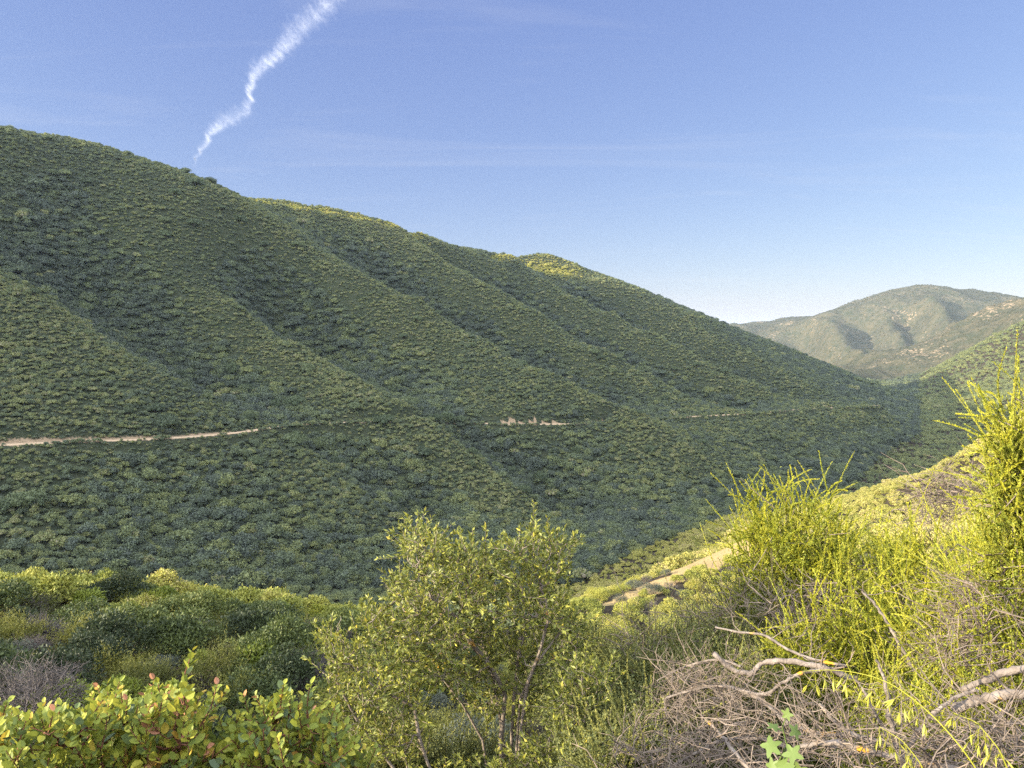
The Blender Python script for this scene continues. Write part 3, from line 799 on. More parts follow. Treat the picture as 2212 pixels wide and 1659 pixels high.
def proto_leafy(seed, R, H, n, mat, ln=.10, wd=.055, nb=12):
    rng = np.random.default_rng(seed); Lv = Leaves(); Tb = Tubes()
    b = blobs_for(rng, R, H, nb)
    crown(rng, b, n, ln, wd, Lv, core=None, tint=(0, 1), shell=.45)
    fan_stems(rng, Tb, 7, R*.8, H*.75, .03, 2)
    return [('foliage', Lv.mesh('foliage', M[mat])), ('stems', Tb.mesh('stems', M['stem']))]
def proto_chamise(seed, R, H, n, mat):
    rng = np.random.default_rng(seed); Lv = Leaves(); Tb = Tubes()
    tips = fan_stems(rng, Tb, 12, R, H*.75, .018, 3)
    sprigs(rng, Lv, tips, n, .42, 20, .055, .016)
    return [('foliage', Lv.mesh('foliage', M[mat])), ('stems', Tb.mesh('stems', M['grey_twig']))]
def proto_dead(seed, R, H):
    rng = np.random.default_rng(seed); Tb = Tubes()
    tips = fan_stems(rng, Tb, 11, R, H*.8, .024, 3, bend=.35)
    for i in range(900):
        p, d = tips[rng.integers(len(tips))]; d = unit(d+rng.normal(size=3)*.6)
        q = p+rng.normal(size=3)*.05; l = rng.uniform(.12, .4); mid = q+d*l*.5+rng.normal(size=3)*.03
        Tb.add([q, mid, mid+unit(d+rng.normal(size=3)*.3)*l*.5], [.005, .004, .002], 3)
    return [(None, Tb.mesh('dead_branches', M['grey_twig']))]

PROTO = {
 'scrub_oak': [proto_leafy(100+i, 1.05+.12*i, 1.55+.15*(i % 2), 3400, 'scrub') for i in range(3)],
 'lime_shrub': [proto_leafy(120+i, .8+.1*i, 1.2+.1*i, 2600, 'lime', .11, .06, 9) for i in range(2)],
 'sagebrush': [proto_leafy(140+i, .85, .95, 3400, 'sage', .075, .022, 12) for i in range(2)],
 'chamise': [proto_chamise(160+i, .95, 1.35, 520, 'cham_mid') for i in range(3)],
 'dead_shrub': [proto_dead(180+i, 1.0, 1.25) for i in range(3)],
}
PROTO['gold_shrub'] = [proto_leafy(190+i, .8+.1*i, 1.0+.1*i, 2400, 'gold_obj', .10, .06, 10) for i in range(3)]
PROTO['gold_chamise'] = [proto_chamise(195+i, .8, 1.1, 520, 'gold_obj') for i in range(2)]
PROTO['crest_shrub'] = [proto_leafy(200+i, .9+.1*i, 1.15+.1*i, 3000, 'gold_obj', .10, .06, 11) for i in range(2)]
KIND = {'scrub_oak': 'scrub_oak', 'lime_shrub': 'broadleaf_shrub', 'sagebrush': 'sagebrush', 'chamise': 'chamise_shrub', 'dead_shrub': 'dead_shrub', 'gold_shrub': 'broadleaf_shrub', 'crest_shrub': 'broadleaf_shrub', 'gold_chamise': 'chamise_shrub'}
def place(kind, xyz, rz, s, label, cat, group, var=0):
    parts = PROTO[kind][var % len(PROTO[kind])]
    if parts[0][0] is None:
        o = obj(KIND[kind], parts[0][1]); o.location = xyz; o.rotation_euler = (0, 0, rz); o.scale = (s, s, s)
    else:
        o = empty(KIND[kind], xyz, rz, s)
        for nm, me in parts: obj(nm, me, o)
    return tag(o, label, cat, group)

rng = np.random.default_rng(21)
# --- the knoll
x, y = scatter(14, 47, -40, -4, lambda r: 1.22, rng)
zk = height(x, y)
k = seen(x, y, 1.6) & (sample(BARE, x, y) < .3); x, y, zk = x[k], y[k], zk[k]
WORD = {'scrub_oak': 'dark green rounded leafy shrub', 'crest_shrub': 'glowing yellow leafy shrub', 'lime_shrub': 'bright lime green shrub', 'sagebrush': 'pale grey green sage bush', 'chamise': 'olive feathery chamise bush', 'dead_shrub': 'bare purplish grey dead shrub'}
for i in range(len(x)):
    r = math.hypot(x[i], y[i]); p = fbm(np.array([x[i]/7.]), np.array([y[i]/7.]), 2)[0]; u = rng.random()
    crest = r > 34
    if crest: kind = 'scrub_oak' if u < .18 else 'crest_shrub' if u < .72 else 'lime_shrub' if u < .9 else 'chamise' if u < .95 else 'dead_shrub'  # yellow plants, brightened to put the crest's sunlight into their leaves
    elif p > .54 and r > 20: kind = 'dead_shrub' if u < .42 else 'sagebrush' if u < .6 else 'chamise' if u < .9 else 'scrub_oak'
    else: kind = 'scrub_oak' if u < .4 else 'chamise' if u < .65 else 'lime_shrub' if u < .78 else 'sagebrush' if u < .86 or r < 21 else 'dead_shrub'
    zone = 'along the sunlit crest of the low knoll' if crest else 'on the shaded face of the low knoll' if r > 22 else 'in the dark hollow below the knoll'
    place(kind, (x[i], y[i], zk[i]-.05), rng.uniform(0, 6.28), rng.uniform(.6, 1.25)*(1.25 if kind == 'crest_shrub' else 1), WORD[kind]+' '+zone, 'shrub',
          WORD[kind].split(' ')[-2]+' '+WORD[kind].split(' ')[-1]+' plants '+zone, i)
# --- sunlit shoulder on the right, near part
x, y = SUNNY
W2 = {'gold_shrub': 'sunlit yellow green leafy shrub', 'gold_chamise': 'sunlit olive chamise bush', 'sagebrush': 'pale grey sage bush', 'dead_shrub': 'bare tan dead shrub'}
for i in range(len(x)):
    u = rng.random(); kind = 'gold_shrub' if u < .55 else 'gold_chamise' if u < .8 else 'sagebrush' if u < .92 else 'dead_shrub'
    zone = 'on the sunny shoulder beside the sandy clearing' if x[i] < 24 else 'on the sunny shoulder above the valley floor'
    place(kind, (x[i], y[i], float(height(x[i], y[i]))-.05), rng.uniform(0, 6.28), rng.uniform(.55, 1.0), W2[kind]+' '+zone, 'shrub', W2[kind]+'s '+zone, i)
# --- brush between the camera bank and the shoulder
x, y = scatter(11, 41, -3.5, 45, lambda r: 1.25+.012*r, rng)
k = seen(x, y, 1.5) & (sample(BARE, x, y) < .3); x, y = x[k], y[k]
for i in range(len(x)):
    r = math.hypot(x[i], y[i]); u = rng.random()
    kind = ('chamise' if r < 24 else 'gold_chamise') if u < .5 else 'gold_shrub' if u < .76 else 'sagebrush' if u < .88 else 'dead_shrub'
    zone = 'on the slope behind the centre bush' if x[i] < .28*y[i] else 'on the slope behind the tall yellow chamise'
    W3 = {'chamise': 'dull olive chamise bush', 'gold_chamise': 'olive feathery chamise bush', 'gold_shrub': 'yellow green leafy shrub', 'sagebrush': 'pale grey sage bush', 'dead_shrub': 'bare grey dead shrub'}
    place(kind, (x[i], y[i], float(height(x[i], y[i]))-.05), rng.uniform(0, 6.28), rng.uniform(.6, 1.05), W3[kind]+' '+zone, 'shrub', W3[kind]+'es '+zone if False else W3[kind]+' group '+zone, i)

# --- large oaks that stand out on the far slope: gullies, road edge, hollows
def proto_oak(seed, R, H, nb, n):
    rng = np.random.default_rng(seed); Lv = Leaves(); Tb = Tubes()
    crown(rng, blobs_for(rng, R, H, nb), int(n*1.6), .34, .21, Lv, core=.66, tint=(0, 1), flat=.8)
    fan_stems(rng, Tb, 3, R*.6, H*.6, .16, 1, 5)
    return [('crown', Lv.mesh('crown', M['oak'])), ('trunk', Tb.mesh('trunk', M['stem']))]
OAKS = [proto_oak(300+i, 2.6+.3*i, 3.6+.3*(i % 3), 11+2*i, 1100+150*i) for i in range(4)]
OAK_LIST = []
def oak(*a): OAK_LIST.append(a)
def build_oak(xy, s, label, group, v):
    s *= 1.4
    o = empty('oak_tree', (xy[0], xy[1], float(height(*xy))-.3*s), rng.uniform(0, 6.28), s)
    for nm, me in OAKS[v % 4]: obj(nm, me, o)
    return tag(o, label, 'tree', group)
cand = []
for gi, g in enumerate(GULLIES):
    for p in line(g, 8):
        d = math.hypot(p[0], p[1])
        for _ in range(2): cand.append((p[0]+rng.normal()*9, p[1]+rng.normal()*9, gi))
for gx, gy, gi in cand:
    rd_, _ = road_dist(np.array([gx]), np.array([gy]))
    if rd_[0] < 4.5 or not far_side(np.array([gx]), np.array([gy]))[0]: continue
    where = 'in the gully below the dirt road' if gi in (1, 3) else 'in the gullies of the far slope above the dirt road'
    oak((gx, gy), rng.uniform(.45, 1.15), 'rounded dark evergreen oak '+where, 'oaks '+where, int(rng.integers(4)))
x, y = scatter(230, 640, -36, 20, lambda r: 26, rng)
for i in range(len(x)):
    rd_, _ = road_dist(x[i:i+1], y[i:i+1])
    if rd_[0] < 5 or not far_side(x[i:i+1], y[i:i+1])[0] or not seen(x[i:i+1], y[i:i+1], 3)[0]: continue
    oak((x[i], y[i]), rng.uniform(.45, .9), 'lone rounded oak rising from the far slope brush', 'lone oaks on the far slope', int(rng.integers(4)))
for (X, Y, d, s, lb) in [(965, 905, 360, 1.25, 'tall dark green oak where the road crosses the middle gully'),
                         (940, 915, 352, .9, 'dark oak just before the middle gully on the dirt road'),
                         (995, 912, 364, .95, 'dark oak just past the middle gully crossing'),
                         (830, 925, 330, 1.0, 'grey green oak below the road cut before the middle gully'),
                         (360, 885, 282, 1.0, 'pale grey green oak above the road on the near spur'),
                         (60, 1130, 232, 1.15, 'broad oak low on the far slope above the knoll')]:
    p = at(X, Y, d); oak(p[:2], s, lb, None, int(s*10))

OAK_LIST.sort(key=lambda a: (a[3] is not None, math.hypot(*a[0])/a[1]))
for a in OAK_LIST[:285]: build_oak(*a)
# ------------------------------------------------------------------ foreground plants
M['bush_leaf'] = leaf_mat('small oblong leaves', [(0, (.07, .09, .026)), (.45, (.150, .168, .038)), (.8, (.30, .30, .05)), (1, (.44, .34, .055))], .3, .45)
M['manz_leaf'] = leaf_mat('oval waxy leaves', [(0, (.15, .20, .13)), (.22, (.13, .17, .045)), (.55, (.23, .26, .04)), (.84, (.33, .32, .045)), (.94, (.44, .27, .05)), (1, (.42, .20, .12))], .3, .5, spec=.2)
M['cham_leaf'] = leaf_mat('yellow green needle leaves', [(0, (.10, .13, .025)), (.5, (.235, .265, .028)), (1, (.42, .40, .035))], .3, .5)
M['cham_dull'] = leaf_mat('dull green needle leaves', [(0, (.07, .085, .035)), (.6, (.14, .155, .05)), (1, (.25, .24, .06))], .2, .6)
M['bush_bark'] = bark_mat('grey brown bark with orange lichen', (.09, .07, .055), (.24, .20, .165), .36, 9)
M['bush_twig'] = bark_mat('pale twigs', (.16, .12, .09), (.30, .25, .19), 0, 30)
M['red_stem'] = bark_mat('red brown stems', (.12, .05, .03), (.22, .10, .06), 0, 30)
M['dead_wood'] = bark_mat('weathered grey wood with lichen', (.06, .048, .042), (.22, .185, .16), .36, 16)
M['dead_twig'] = bark_mat('weathered twigs', (.085, .065, .052), (.22, .175, .14), 0, 9)
M['oat'] = leaf_mat('fresh grass', [(0, (.30, .30, .03)), (1, (.48, .46, .10))], .3, .5)
M['shoot'] = bark_mat('green shoots', (.20, .20, .035), (.30, .28, .05), 0, 30)
M['shoot_dull'] = bark_mat('dull green shoots', (.085, .095, .03), (.16, .16, .06), 0, 30)
M['vine'] = leaf_mat('lobed vine leaves', [(0, (.10, .15, .035)), (1, (.15, .20, .05))], .3, .5)

def in_poly(x, y, poly):
    c = np.zeros(len(x), bool); P = poly; j = len(P)-1
    for i in range(len(P)):
        (xi, yi), (xj, yj) = P[i], P[j]
        m = ((yi > y) != (yj > y)) & (x < (xj-xi)*(y-yi)/((yj-yi) or 1e-9)+xi); c ^= m; j = i
    return c
def at_v(X, Y, d):
    cx = (X-1106)/FV; cy_ = (829.5-Y)/FV
    y = math.cos(PITCH)+cy_*math.sin(PITCH); z = -math.sin(PITCH)+cy_*math.cos(PITCH)
    k = d/np.hypot(cx, y); return np.stack([cx*k, y*k, z*k], 1)
def crown_points(rng, poly, n, d, depth, edge=0.0):
    """points filling a crown of the given outline, round in depth"""
    P = np.array(poly, float); lo = P.min(0); hi = P.max(0); out = []
    xm = (lo[0]+hi[0])/2; hw = (hi[0]-lo[0])/2
    while sum(map(len, out)) < n:
        X = rng.uniform(lo[0], hi[0], 4000); Y = rng.uniform(lo[1], hi[1], 4000); m = in_poly(X, Y, poly)
        X, Y = X[m], Y[m]; q = np.sqrt(np.clip(1-((X-xm)/hw)**2*.8, .1, 1))
        out.append(at_v(X, Y, d+rng.uniform(-1, 1, len(X))*depth*q))
    return np.concatenate(out)[:n]
def px(*pts): return [np.array(at(*p)) for p in pts]
def to_local(o, loc): return o-np.array(loc)

def bush(name, label, cat, group, base, roots, pts, step, kill, r_tip, leaf, bark, twig, stemname='branches', up=.06, jit=.22, rmax=.05, expo=2.25, thinf=3.2, gap=0.0):
    """thing > branches (> twigs), foliage; leaf(rng, Lv, Tt, nodes, dirs) sets the leaves"""
    rng = np.random.default_rng(abs(hash(label)) % 1000 if False else sum(map(ord, label)))
    base = np.array(base); P, par = colonize(rng, [[q-base for q in r] for r in roots], pts-base, step, kill, up=up, jit=jit)
    R, chains = skeleton(P, par, r_tip, expo, rmax)
    Tb = Tubes(); Tt = Tubes(); Lv = Leaves()
    put_tubes(Tb, P, R*rng.uniform(.85, 1.2, len(R)), chains, step*.10, rng, 6)
    d = np.zeros_like(P); m = par >= 0; d[m] = unit(P[m]-P[par[m]]); d[~m] = (0, 0, 1)
    thin = np.nonzero((R < r_tip*thinf) & m)[0]
    if gap: q = P[thin]+base; g = fbm(q[:, 0]*4+q[:, 1]*2.2, q[:, 2]*4+7, 2); thin = thin[g > gap]
    leaf(rng, Lv, Tt, P[thin], d[thin])
    root = empty(name, base)
    br = obj(stemname, Tb.mesh(stemname, bark), root)
    if Tt.n: obj('twigs', Tt.mesh('twigs', twig), br)
    obj('foliage', Lv.mesh('foliage', M[leafmat_of[0]]), root)
    return tag(root, label, cat, group)
leafmat_of = ['bush_leaf']

# --- the bush in the middle, and its smaller lichened neighbour leaning left
def leaf_small(rng, Lv, Tt, P, D):
    n = len(P)
    for k in range(3):                                             # tufts straight on the twigs
        q = P+rng.normal(size=P.shape)*.012
        Lv.add(q, unit(D*.6+rdirs(n, rng)*.9+np.array([0, 0, .35])), rdirs(n, rng)+np.array([-.3, -.2, .6]), rng.uniform(.028, .05, n), rng.uniform(.012, .018, n), np.clip(rng.beta(2, 2.6, n), 0, 1))
    sel = rng.random(n) < .8
    for p, dd in zip(P[sel], D[sel]):
        dd = unit(dd*.7+rng.normal(size=3)*.45+np.array([0, 0, .55])); l = rng.uniform(.05, .19)*(1.5 if rng.random() < .12 else 1)
        tip = p+dd*l+rng.normal(size=3)*.01; Tt.add([p, (p+tip)/2+rng.normal(size=3)*.006, tip], [.0026, .002, .0012], 3)
        m = int(l*105)+3; t = rng.random(m)**.8
        Lv.add(p+(tip-p)*t[:, None], unit(dd*.8+rdirs(m, rng)*.75), rdirs(m, rng)+np.array([-.3, -.2, .5]), rng.uniform(.026, .048, m), rng.uniform(.012, .018, m), np.clip(rng.beta(2, 2.2, m)*.75+.25*t, 0, 1))
rng = np.random.default_rng(5)
poly = [(850,1240),(880,1150),(905,1135),(940,1165),(1000,1180),(1060,1190),(1130,1160),(1190,1145),(1235,1160),(1240,1200),(1215,1270),(1240,1320),(1285,1370),(1240,1440),(1190,1500),(1150,1560),(1040,1540),(960,1500),(880,1480),(800,1400),(760,1330),(830,1310)]
pts = crown_points(rng, poly, 1900, 5.2, .66)
def view_xy(P): k = P[:, 1]*math.cos(PITCH)-P[:, 2]*math.sin(PITCH); return 1106+FV*P[:, 0]/k, 829.5-FV*(P[:, 1]*math.sin(PITCH)+P[:, 2]*math.cos(PITCH))/k
vx, vy = view_xy(pts); pts = pts[~((vx > 1015) & (vx < 1215) & (vy > 1370) & (np.hypot(pts[:, 0], pts[:, 1]) < 5.0))]
base = at(1092, 1790, 5.2)
roots = [px((1102,1790,5.22),(1096,1690,5.24),(1088,1600,5.26),(1075,1520,5.3),(1062,1460,5.32),(1045,1400,5.36)), px((1108,1790,5.18),(1112,1690,5.16),(1116,1600,5.12),(1122,1510,5.08),(1150,1440,5.0),(1205,1370,4.95)),
         px((1092,1790,5.2),(1085,1690,5.2),(1080,1600,5.18),(1090,1500,5.2),(1060,1440,5.15),(1020,1390,5.1),(975,1330,5.05)),
         px((1100,1780,5.25),(1100,1680,5.27),(1105,1590,5.3),(1112,1500,5.35),(1120,1430,5.4),(1135,1350,5.45)),
         px((1110,1780,5.15),(1118,1680,5.1),(1125,1580,5.05),(1140,1480,5.0),(1165,1410,4.95),(1185,1340,4.9)),
         px((1084,1785,5.3),(1060,1690,5.4),(1040,1600,5.5),(1000,1520,5.55),(950,1450,5.6))]
bush('broadleaf_bush', 'tall open sunlit bush with grey forked trunks rising in the middle of the view', 'bush', None, base, roots, pts, .05, .075, .0022, leaf_small, M['bush_bark'], M['bush_twig'], 'trunks', rmax=.022, gap=.24, expo=2.5)
poly = [(700,1340),(735,1320),(770,1390),(840,1430),(900,1470),(930,1540),(900,1640),(780,1660),(720,1560),(690,1450)]
pts = crown_points(rng, poly, 800, 4.7, .45)
base = at(965, 1800, 4.6)
roots = [px((965,1800,4.6),(950,1710,4.6),(925,1645,4.6),(905,1590,4.62),(895,1530,4.65),(860,1505,4.7),(815,1490,4.7),(775,1455,4.75)),
         px((930,1800,4.65),(880,1700,4.7),(820,1620,4.75),(770,1560,4.8),(725,1470,4.8))]
bush('broadleaf_bush', 'low leaning bush with orange lichen on its pale left bent trunk', 'bush', None, base, roots, pts, .05, .08, .0022, leaf_small, M['bush_bark'], M['bush_twig'], 'trunks', rmax=.018, gap=.26, expo=2.5)
poly = [(1180,1530),(1235,1440),(1290,1440),(1335,1440),(1320,1510),(1260,1560),(1270,1620),(1200,1700),(1100,1720),(900,1720),(960,1660),(1060,1660),(1180,1600)]
pts = crown_points(rng, poly, 700, 4.8, .45)
base = at(1190, 1860, 4.8)
roots = [px((1190,1860,4.8),(1200,1760,4.8),(1235,1640,4.75),(1270,1540,4.7)), px((1180,1860,4.85),(1120,1770,4.9),(1060,1700,4.9))]
bush('broadleaf_bush', 'low leafy bush in front of the forked trunks of the middle bush', 'bush', None, base, roots, pts, .05, .08, .0022, leaf_small, M['bush_bark'], M['bush_twig'], 'trunks', rmax=.02)

# --- oval-leaved manzanita along the lower left edge
leafmat_of[0] = 'manz_leaf'
def leaf_oval(rng, Lv, Tt, P, D, pink=0.0):
    n = len(P)
    for k in range(2):
        dd = unit(D*.55+rdirs(n, rng)*.8+np.array([-.1, -.15, .5]))
        Lv.add(P+rng.normal(size=P.shape)*.012, dd, unit(rdirs(n, rng)+np.array([-.5, -.6, .35])), rng.uniform(.032, .052, n), rng.uniform(.022, .034, n), np.clip(rng.beta(2.2, 2.4, n)+pink*rng.random(n), 0, 1), oval=True)
    sel = rng.random(n) < .30
    for p, dd in zip(P[sel], D[sel]):
        dd = unit(dd*.4+rng.normal(size=3)*.25+np.array([0, 0, .9])); l = rng.uniform(.05, .16)
        tip = p+dd*l; Tt.add([p, (p+tip)/2+rng.normal(size=3)*.005, tip], [.0028, .0024, .0014], 4)
        m = int(l*75)+3; t = np.linspace(.1, 1, m)
        a = np.arange(m)*2.4+rng.uniform(0, 6); A, B = frame_of(dd)
        rad = np.cos(a)[:, None]*A+np.sin(a)[:, None]*B
        Lv.add(p+(tip-p)*t[:, None], unit(dd*.75+rad*.75), unit(rad*-.6+dd*.8+np.array([-.2, -.4, 0])), rng.uniform(.032, .052, m)*(1.1-.45*t), rng.uniform(.021, .033, m)*(1.1-.4*t), np.clip(rng.beta(2.2, 2.4, m)+.1*t**3+pink*rng.random(m), 0, 1), oval=True)
def manz(poly, n, d, depth, stems, label, pink=0.0):
    pts = crown_points(rng, poly, n, d, depth)
    b = stems[0][0]; base = at(*b)
    bush('manzanita_shrub', label, 'shrub', None, base, [px(*s) for s in stems], pts, .035, .05, .0022, lambda r, l, t, p, q: leaf_oval(r, l, t, p, q, pink), M['red_stem'], M['red_stem'], 'stems', rmax=.010, thinf=6)
manz([(-60,1590),(20,1560),(100,1545),(180,1545),(260,1530),(300,1525),(330,1570),(330,1700),(240,1790),(-60,1790)], 900, 3.05, .34,
     [[(140,1990,3.1),(130,1880,3.1),(110,1780,3.1)], [(150,1990,3.1),(210,1850,3.05),(240,1760,3.0)]], 'oval leaved yellow green manzanita in the lower left corner')
manz([(280,1570),(300,1520),(330,1540),(370,1500),(400,1485),(430,1510),(440,1560),(470,1620),(480,1720),(400,1790),(270,1760)], 520, 2.95, .28,
     [[(380,1990,3.0),(375,1870,3.0),(385,1740,2.95),(395,1620,2.95)]], 'manzanita with pink and orange tipped leaves and one tall sprig', .22)
manz([(440,1640),(500,1580),(560,1555),(585,1520),(620,1520),(640,1560),(700,1590),(790,1625),(800,1680),(740,1790),(500,1790),(430,1740)], 850, 2.95, .34,
     [[(620,1990,3.0),(610,1870,3.0),(600,1720,2.95),(605,1600,2.95)], [(630,1990,3.0),(690,1860,3.0),(720,1760,2.95)]], 'oval leaved manzanita with red stems at the foot of the leaning bush')

# --- chamise: long shoots set with needle tufts, tangled grey twigs below
def chamise(X, top, half, d, label, bright=True, shoots=130, ln=.48, twigs=240, group=None, thick=1.0, inner=15000):
    rng = np.random.default_rng(int(X*7+top)); p0 = at(X, top, d)
    gz = float(height(p0[0], p0[1])); H = max(.6, p0[2]-gz); R = half/FV*d
    Tb = Tubes(); Tt = Tubes(); Lv = Leaves()
    tips = fan_stems(rng, Tb, 9, R*.9, (H-ln*.6)*1.0, .008+.003*H, 3, 5, bend=.3, base=.12)
    T = np.array([t[0] for t in tips]); Dn = np.array([t[1] for t in tips])
    # fit the crown to the plant's width and height
    kz = (H-ln*.75)/np.percentile(T[:, 2], 92); kr = R*.8/np.percentile(np.hypot(T[:, 0], T[:, 1]), 85)
    K3 = np.array([kr, kr, kz]); T = T*K3; Tb.V = [v*K3 for v in Tb.V]
    q = np.hypot(T[:, 0], T[:, 1]); ok = (q < R*1.25) & (T[:, 2] < H-ln*.4) & (T[:, 2] > H*.25)
    T, Dn = T[ok], Dn[ok]
    if len(T) == 0: T = np.array([[0, 0, H*.7]]); Dn = np.array([[0, 0, 1.]])
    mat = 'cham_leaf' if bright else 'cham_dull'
    def shoot(p, dd, l, per, lo, hi, r=.0036, nl=.015, nw=.0056):
        m = 6; bow = rng.normal(size=3)*.34*l; t = np.linspace(0, 1, m)
        P = p+dd*(t*l)[:, None]+bow*(t**2)[:, None]; Tt.add(P, np.linspace(r, r*.4, m), 3)
        t2 = np.sort(rng.random(per)); P2 = p+dd*(t2*l)[:, None]+bow*(t2**2)[:, None]
        dl = unit(dd+bow*2*t2[:, None])
        Lv.add(P2, unit(dl*1.0+rdirs(per, rng)*.6), rdirs(per, rng), nl*thick*rng.uniform(.7, 1.3, per)*(1.1-.4*t2), nw*thick, np.clip(rng.uniform(lo, hi)+.3*(t2-.5)+rng.normal(size=per)*.08, 0, 1))
    for i in range(int(shoots*1.25)):                                         # this year's shoots
        j = rng.integers(len(T)); up = rng.uniform(.25, 1.0)
        p = T[j]+rng.normal(size=3)*np.array([.10, .10, .08])*(R+.2)
        dd = unit(Dn[j]*.5+rng.normal(size=3)*.35+np.array([0, 0, up]))
        shoot(p, dd, ln*rng.uniform(.45, 1.15), int(330*ln/.5), .4, .95)
    for i in range(int(twigs*.45)):                                          # crooked fine twigs, some bare, some thinly leaved
        j = rng.integers(len(T)); p = T[j]+rng.normal(size=3)*np.array([.25, .25, .2])*(R+.15)*np.array([1, 1, 1.2])
        p[2] -= abs(rng.normal())*.22*H; dd = unit(rng.normal(size=3)+np.array([0, 0, .25])); l = rng.uniform(.12, .34)
        m1 = p+dd*l*.5+rng.normal(size=3)*.03
        Tb.add([p, m1, m1+unit(dd+rng.normal(size=3)*.6)*l*.5], [.0042, .0034, .0018], 3)
    n = inner; j = rng.integers(len(T), size=n)                     # short leafy spurs through the crown
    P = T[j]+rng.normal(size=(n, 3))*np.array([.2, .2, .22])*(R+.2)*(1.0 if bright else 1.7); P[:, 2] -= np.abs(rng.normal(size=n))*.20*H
    c = P[rng.integers(n, size=n)]*0+P                              # loose tufts
    ctr = P[rng.integers(n, size=n//14+1)]; P = ctr[rng.integers(len(ctr), size=n)]+rng.normal(size=(n, 3))*np.array([.025, .025, .05])
    Lv.add(P, rdirs(n, rng)+np.array([0, 0, .7]), rdirs(n, rng), .018*thick*rng.uniform(.6, 1.3, n), .0075*thick, np.clip(rng.beta(2, 2.6, n), 0, 1))
    root = empty('chamise_shrub', (p0[0], p0[1], gz-.05))
    br = obj('branches', Tb.mesh('branches', M['dead_twig'] if bright else M['stem']), root)
    obj('shoots', Tt.mesh('shoots', M['shoot'] if bright else M['shoot_dull']), br)
    obj('foliage', Lv.mesh('foliage', M[mat]), root)
    return tag(root, label, 'shrub', group)
chamise(1715, 1042, 120, 6.6, 'bushy yellow chamise standing out against the shaded valley', shoots=380, ln=.32, thick=1.2)
chamise(1650, 1105, 70, 6.5, 'round yellow chamise just left of the bushiest one', shoots=220, ln=.32, thick=1.15)
chamise(1800, 1100, 75, 6.4, 'round yellow chamise just right of the bushiest one', shoots=230, ln=.34, thick=1.15)
chamise(1790, 1150, 110, 6.8, 'yellow chamise filling the gap behind the bushiest one', shoots=230, ln=.36, thick=1.2)
chamise(1900, 1130, 100, 7.6, 'thin chamise with dark spikes above the sunny slope', shoots=130, ln=.45, thick=1.1)
chamise(1980, 1140, 130, 6.3, 'widest bright yellow chamise with long arching shoots', shoots=330, ln=.40, thick=1.15)
chamise(2120, 1150, 80, 5.8, 'tall leaning yellow chamise below the right edge sprays', shoots=230, ln=.36)
chamise(2216, 815, 44, 4.2, 'tallest chamise whose yellow sprays fringe the right edge of the sky', shoots=460, ln=.22, thick=.9)
chamise(2210, 985, 50, 4.6, 'chamise filling the right edge below the tallest sprays', shoots=230, ln=.30, thick=.9)
chamise(1870, 1240, 120, 5.4, 'chamise with golden vertical shoots over a brown leaning stem', shoots=240, ln=.36)
chamise(2060, 1260, 130, 4.7, 'chamise with grey twig tangle and scattered yellow shoots', shoots=230, ln=.32, twigs=420, thick=.9)
chamise(2190, 1290, 80, 4.0, 'yellow chamise low at the right edge over tangled grey twigs', shoots=130, ln=.28, twigs=380, thick=.85)
chamise(1760, 1330, 95, 5.2, 'short chamise with yellow tips above the pale dead branches', shoots=190, ln=.30, twigs=200)
chamise(1930, 1420, 90, 4.1, 'small chamise with bright tips around the broken dead stem', shoots=120, ln=.26, twigs=260, thick=.8)
chamise(2050, 1480, 90, 3.7, 'lowest chamise sprouting through the dead wood at lower right', shoots=110, ln=.24, twigs=200, thick=.8)
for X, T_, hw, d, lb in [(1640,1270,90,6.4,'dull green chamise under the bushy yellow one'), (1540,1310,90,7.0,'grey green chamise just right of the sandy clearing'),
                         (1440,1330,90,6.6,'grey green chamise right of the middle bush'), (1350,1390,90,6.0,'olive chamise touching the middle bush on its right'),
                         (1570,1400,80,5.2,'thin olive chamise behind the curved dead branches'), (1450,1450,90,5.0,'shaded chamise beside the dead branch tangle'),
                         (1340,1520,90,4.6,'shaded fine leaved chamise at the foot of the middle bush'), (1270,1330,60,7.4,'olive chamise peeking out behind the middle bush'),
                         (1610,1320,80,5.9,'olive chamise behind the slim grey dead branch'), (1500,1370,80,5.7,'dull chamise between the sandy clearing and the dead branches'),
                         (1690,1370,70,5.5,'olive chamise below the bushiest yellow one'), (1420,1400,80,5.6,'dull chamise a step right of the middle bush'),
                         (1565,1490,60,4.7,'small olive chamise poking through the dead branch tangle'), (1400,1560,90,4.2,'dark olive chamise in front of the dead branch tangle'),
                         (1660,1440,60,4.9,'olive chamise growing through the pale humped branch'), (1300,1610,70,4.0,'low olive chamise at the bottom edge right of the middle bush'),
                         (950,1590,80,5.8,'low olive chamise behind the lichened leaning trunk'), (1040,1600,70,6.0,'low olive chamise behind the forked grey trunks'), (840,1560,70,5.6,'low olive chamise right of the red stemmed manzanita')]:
    chamise(X, T_, hw, d, lb, bright=False, shoots=260, ln=.34, twigs=120, thick=1.15, inner=42000)

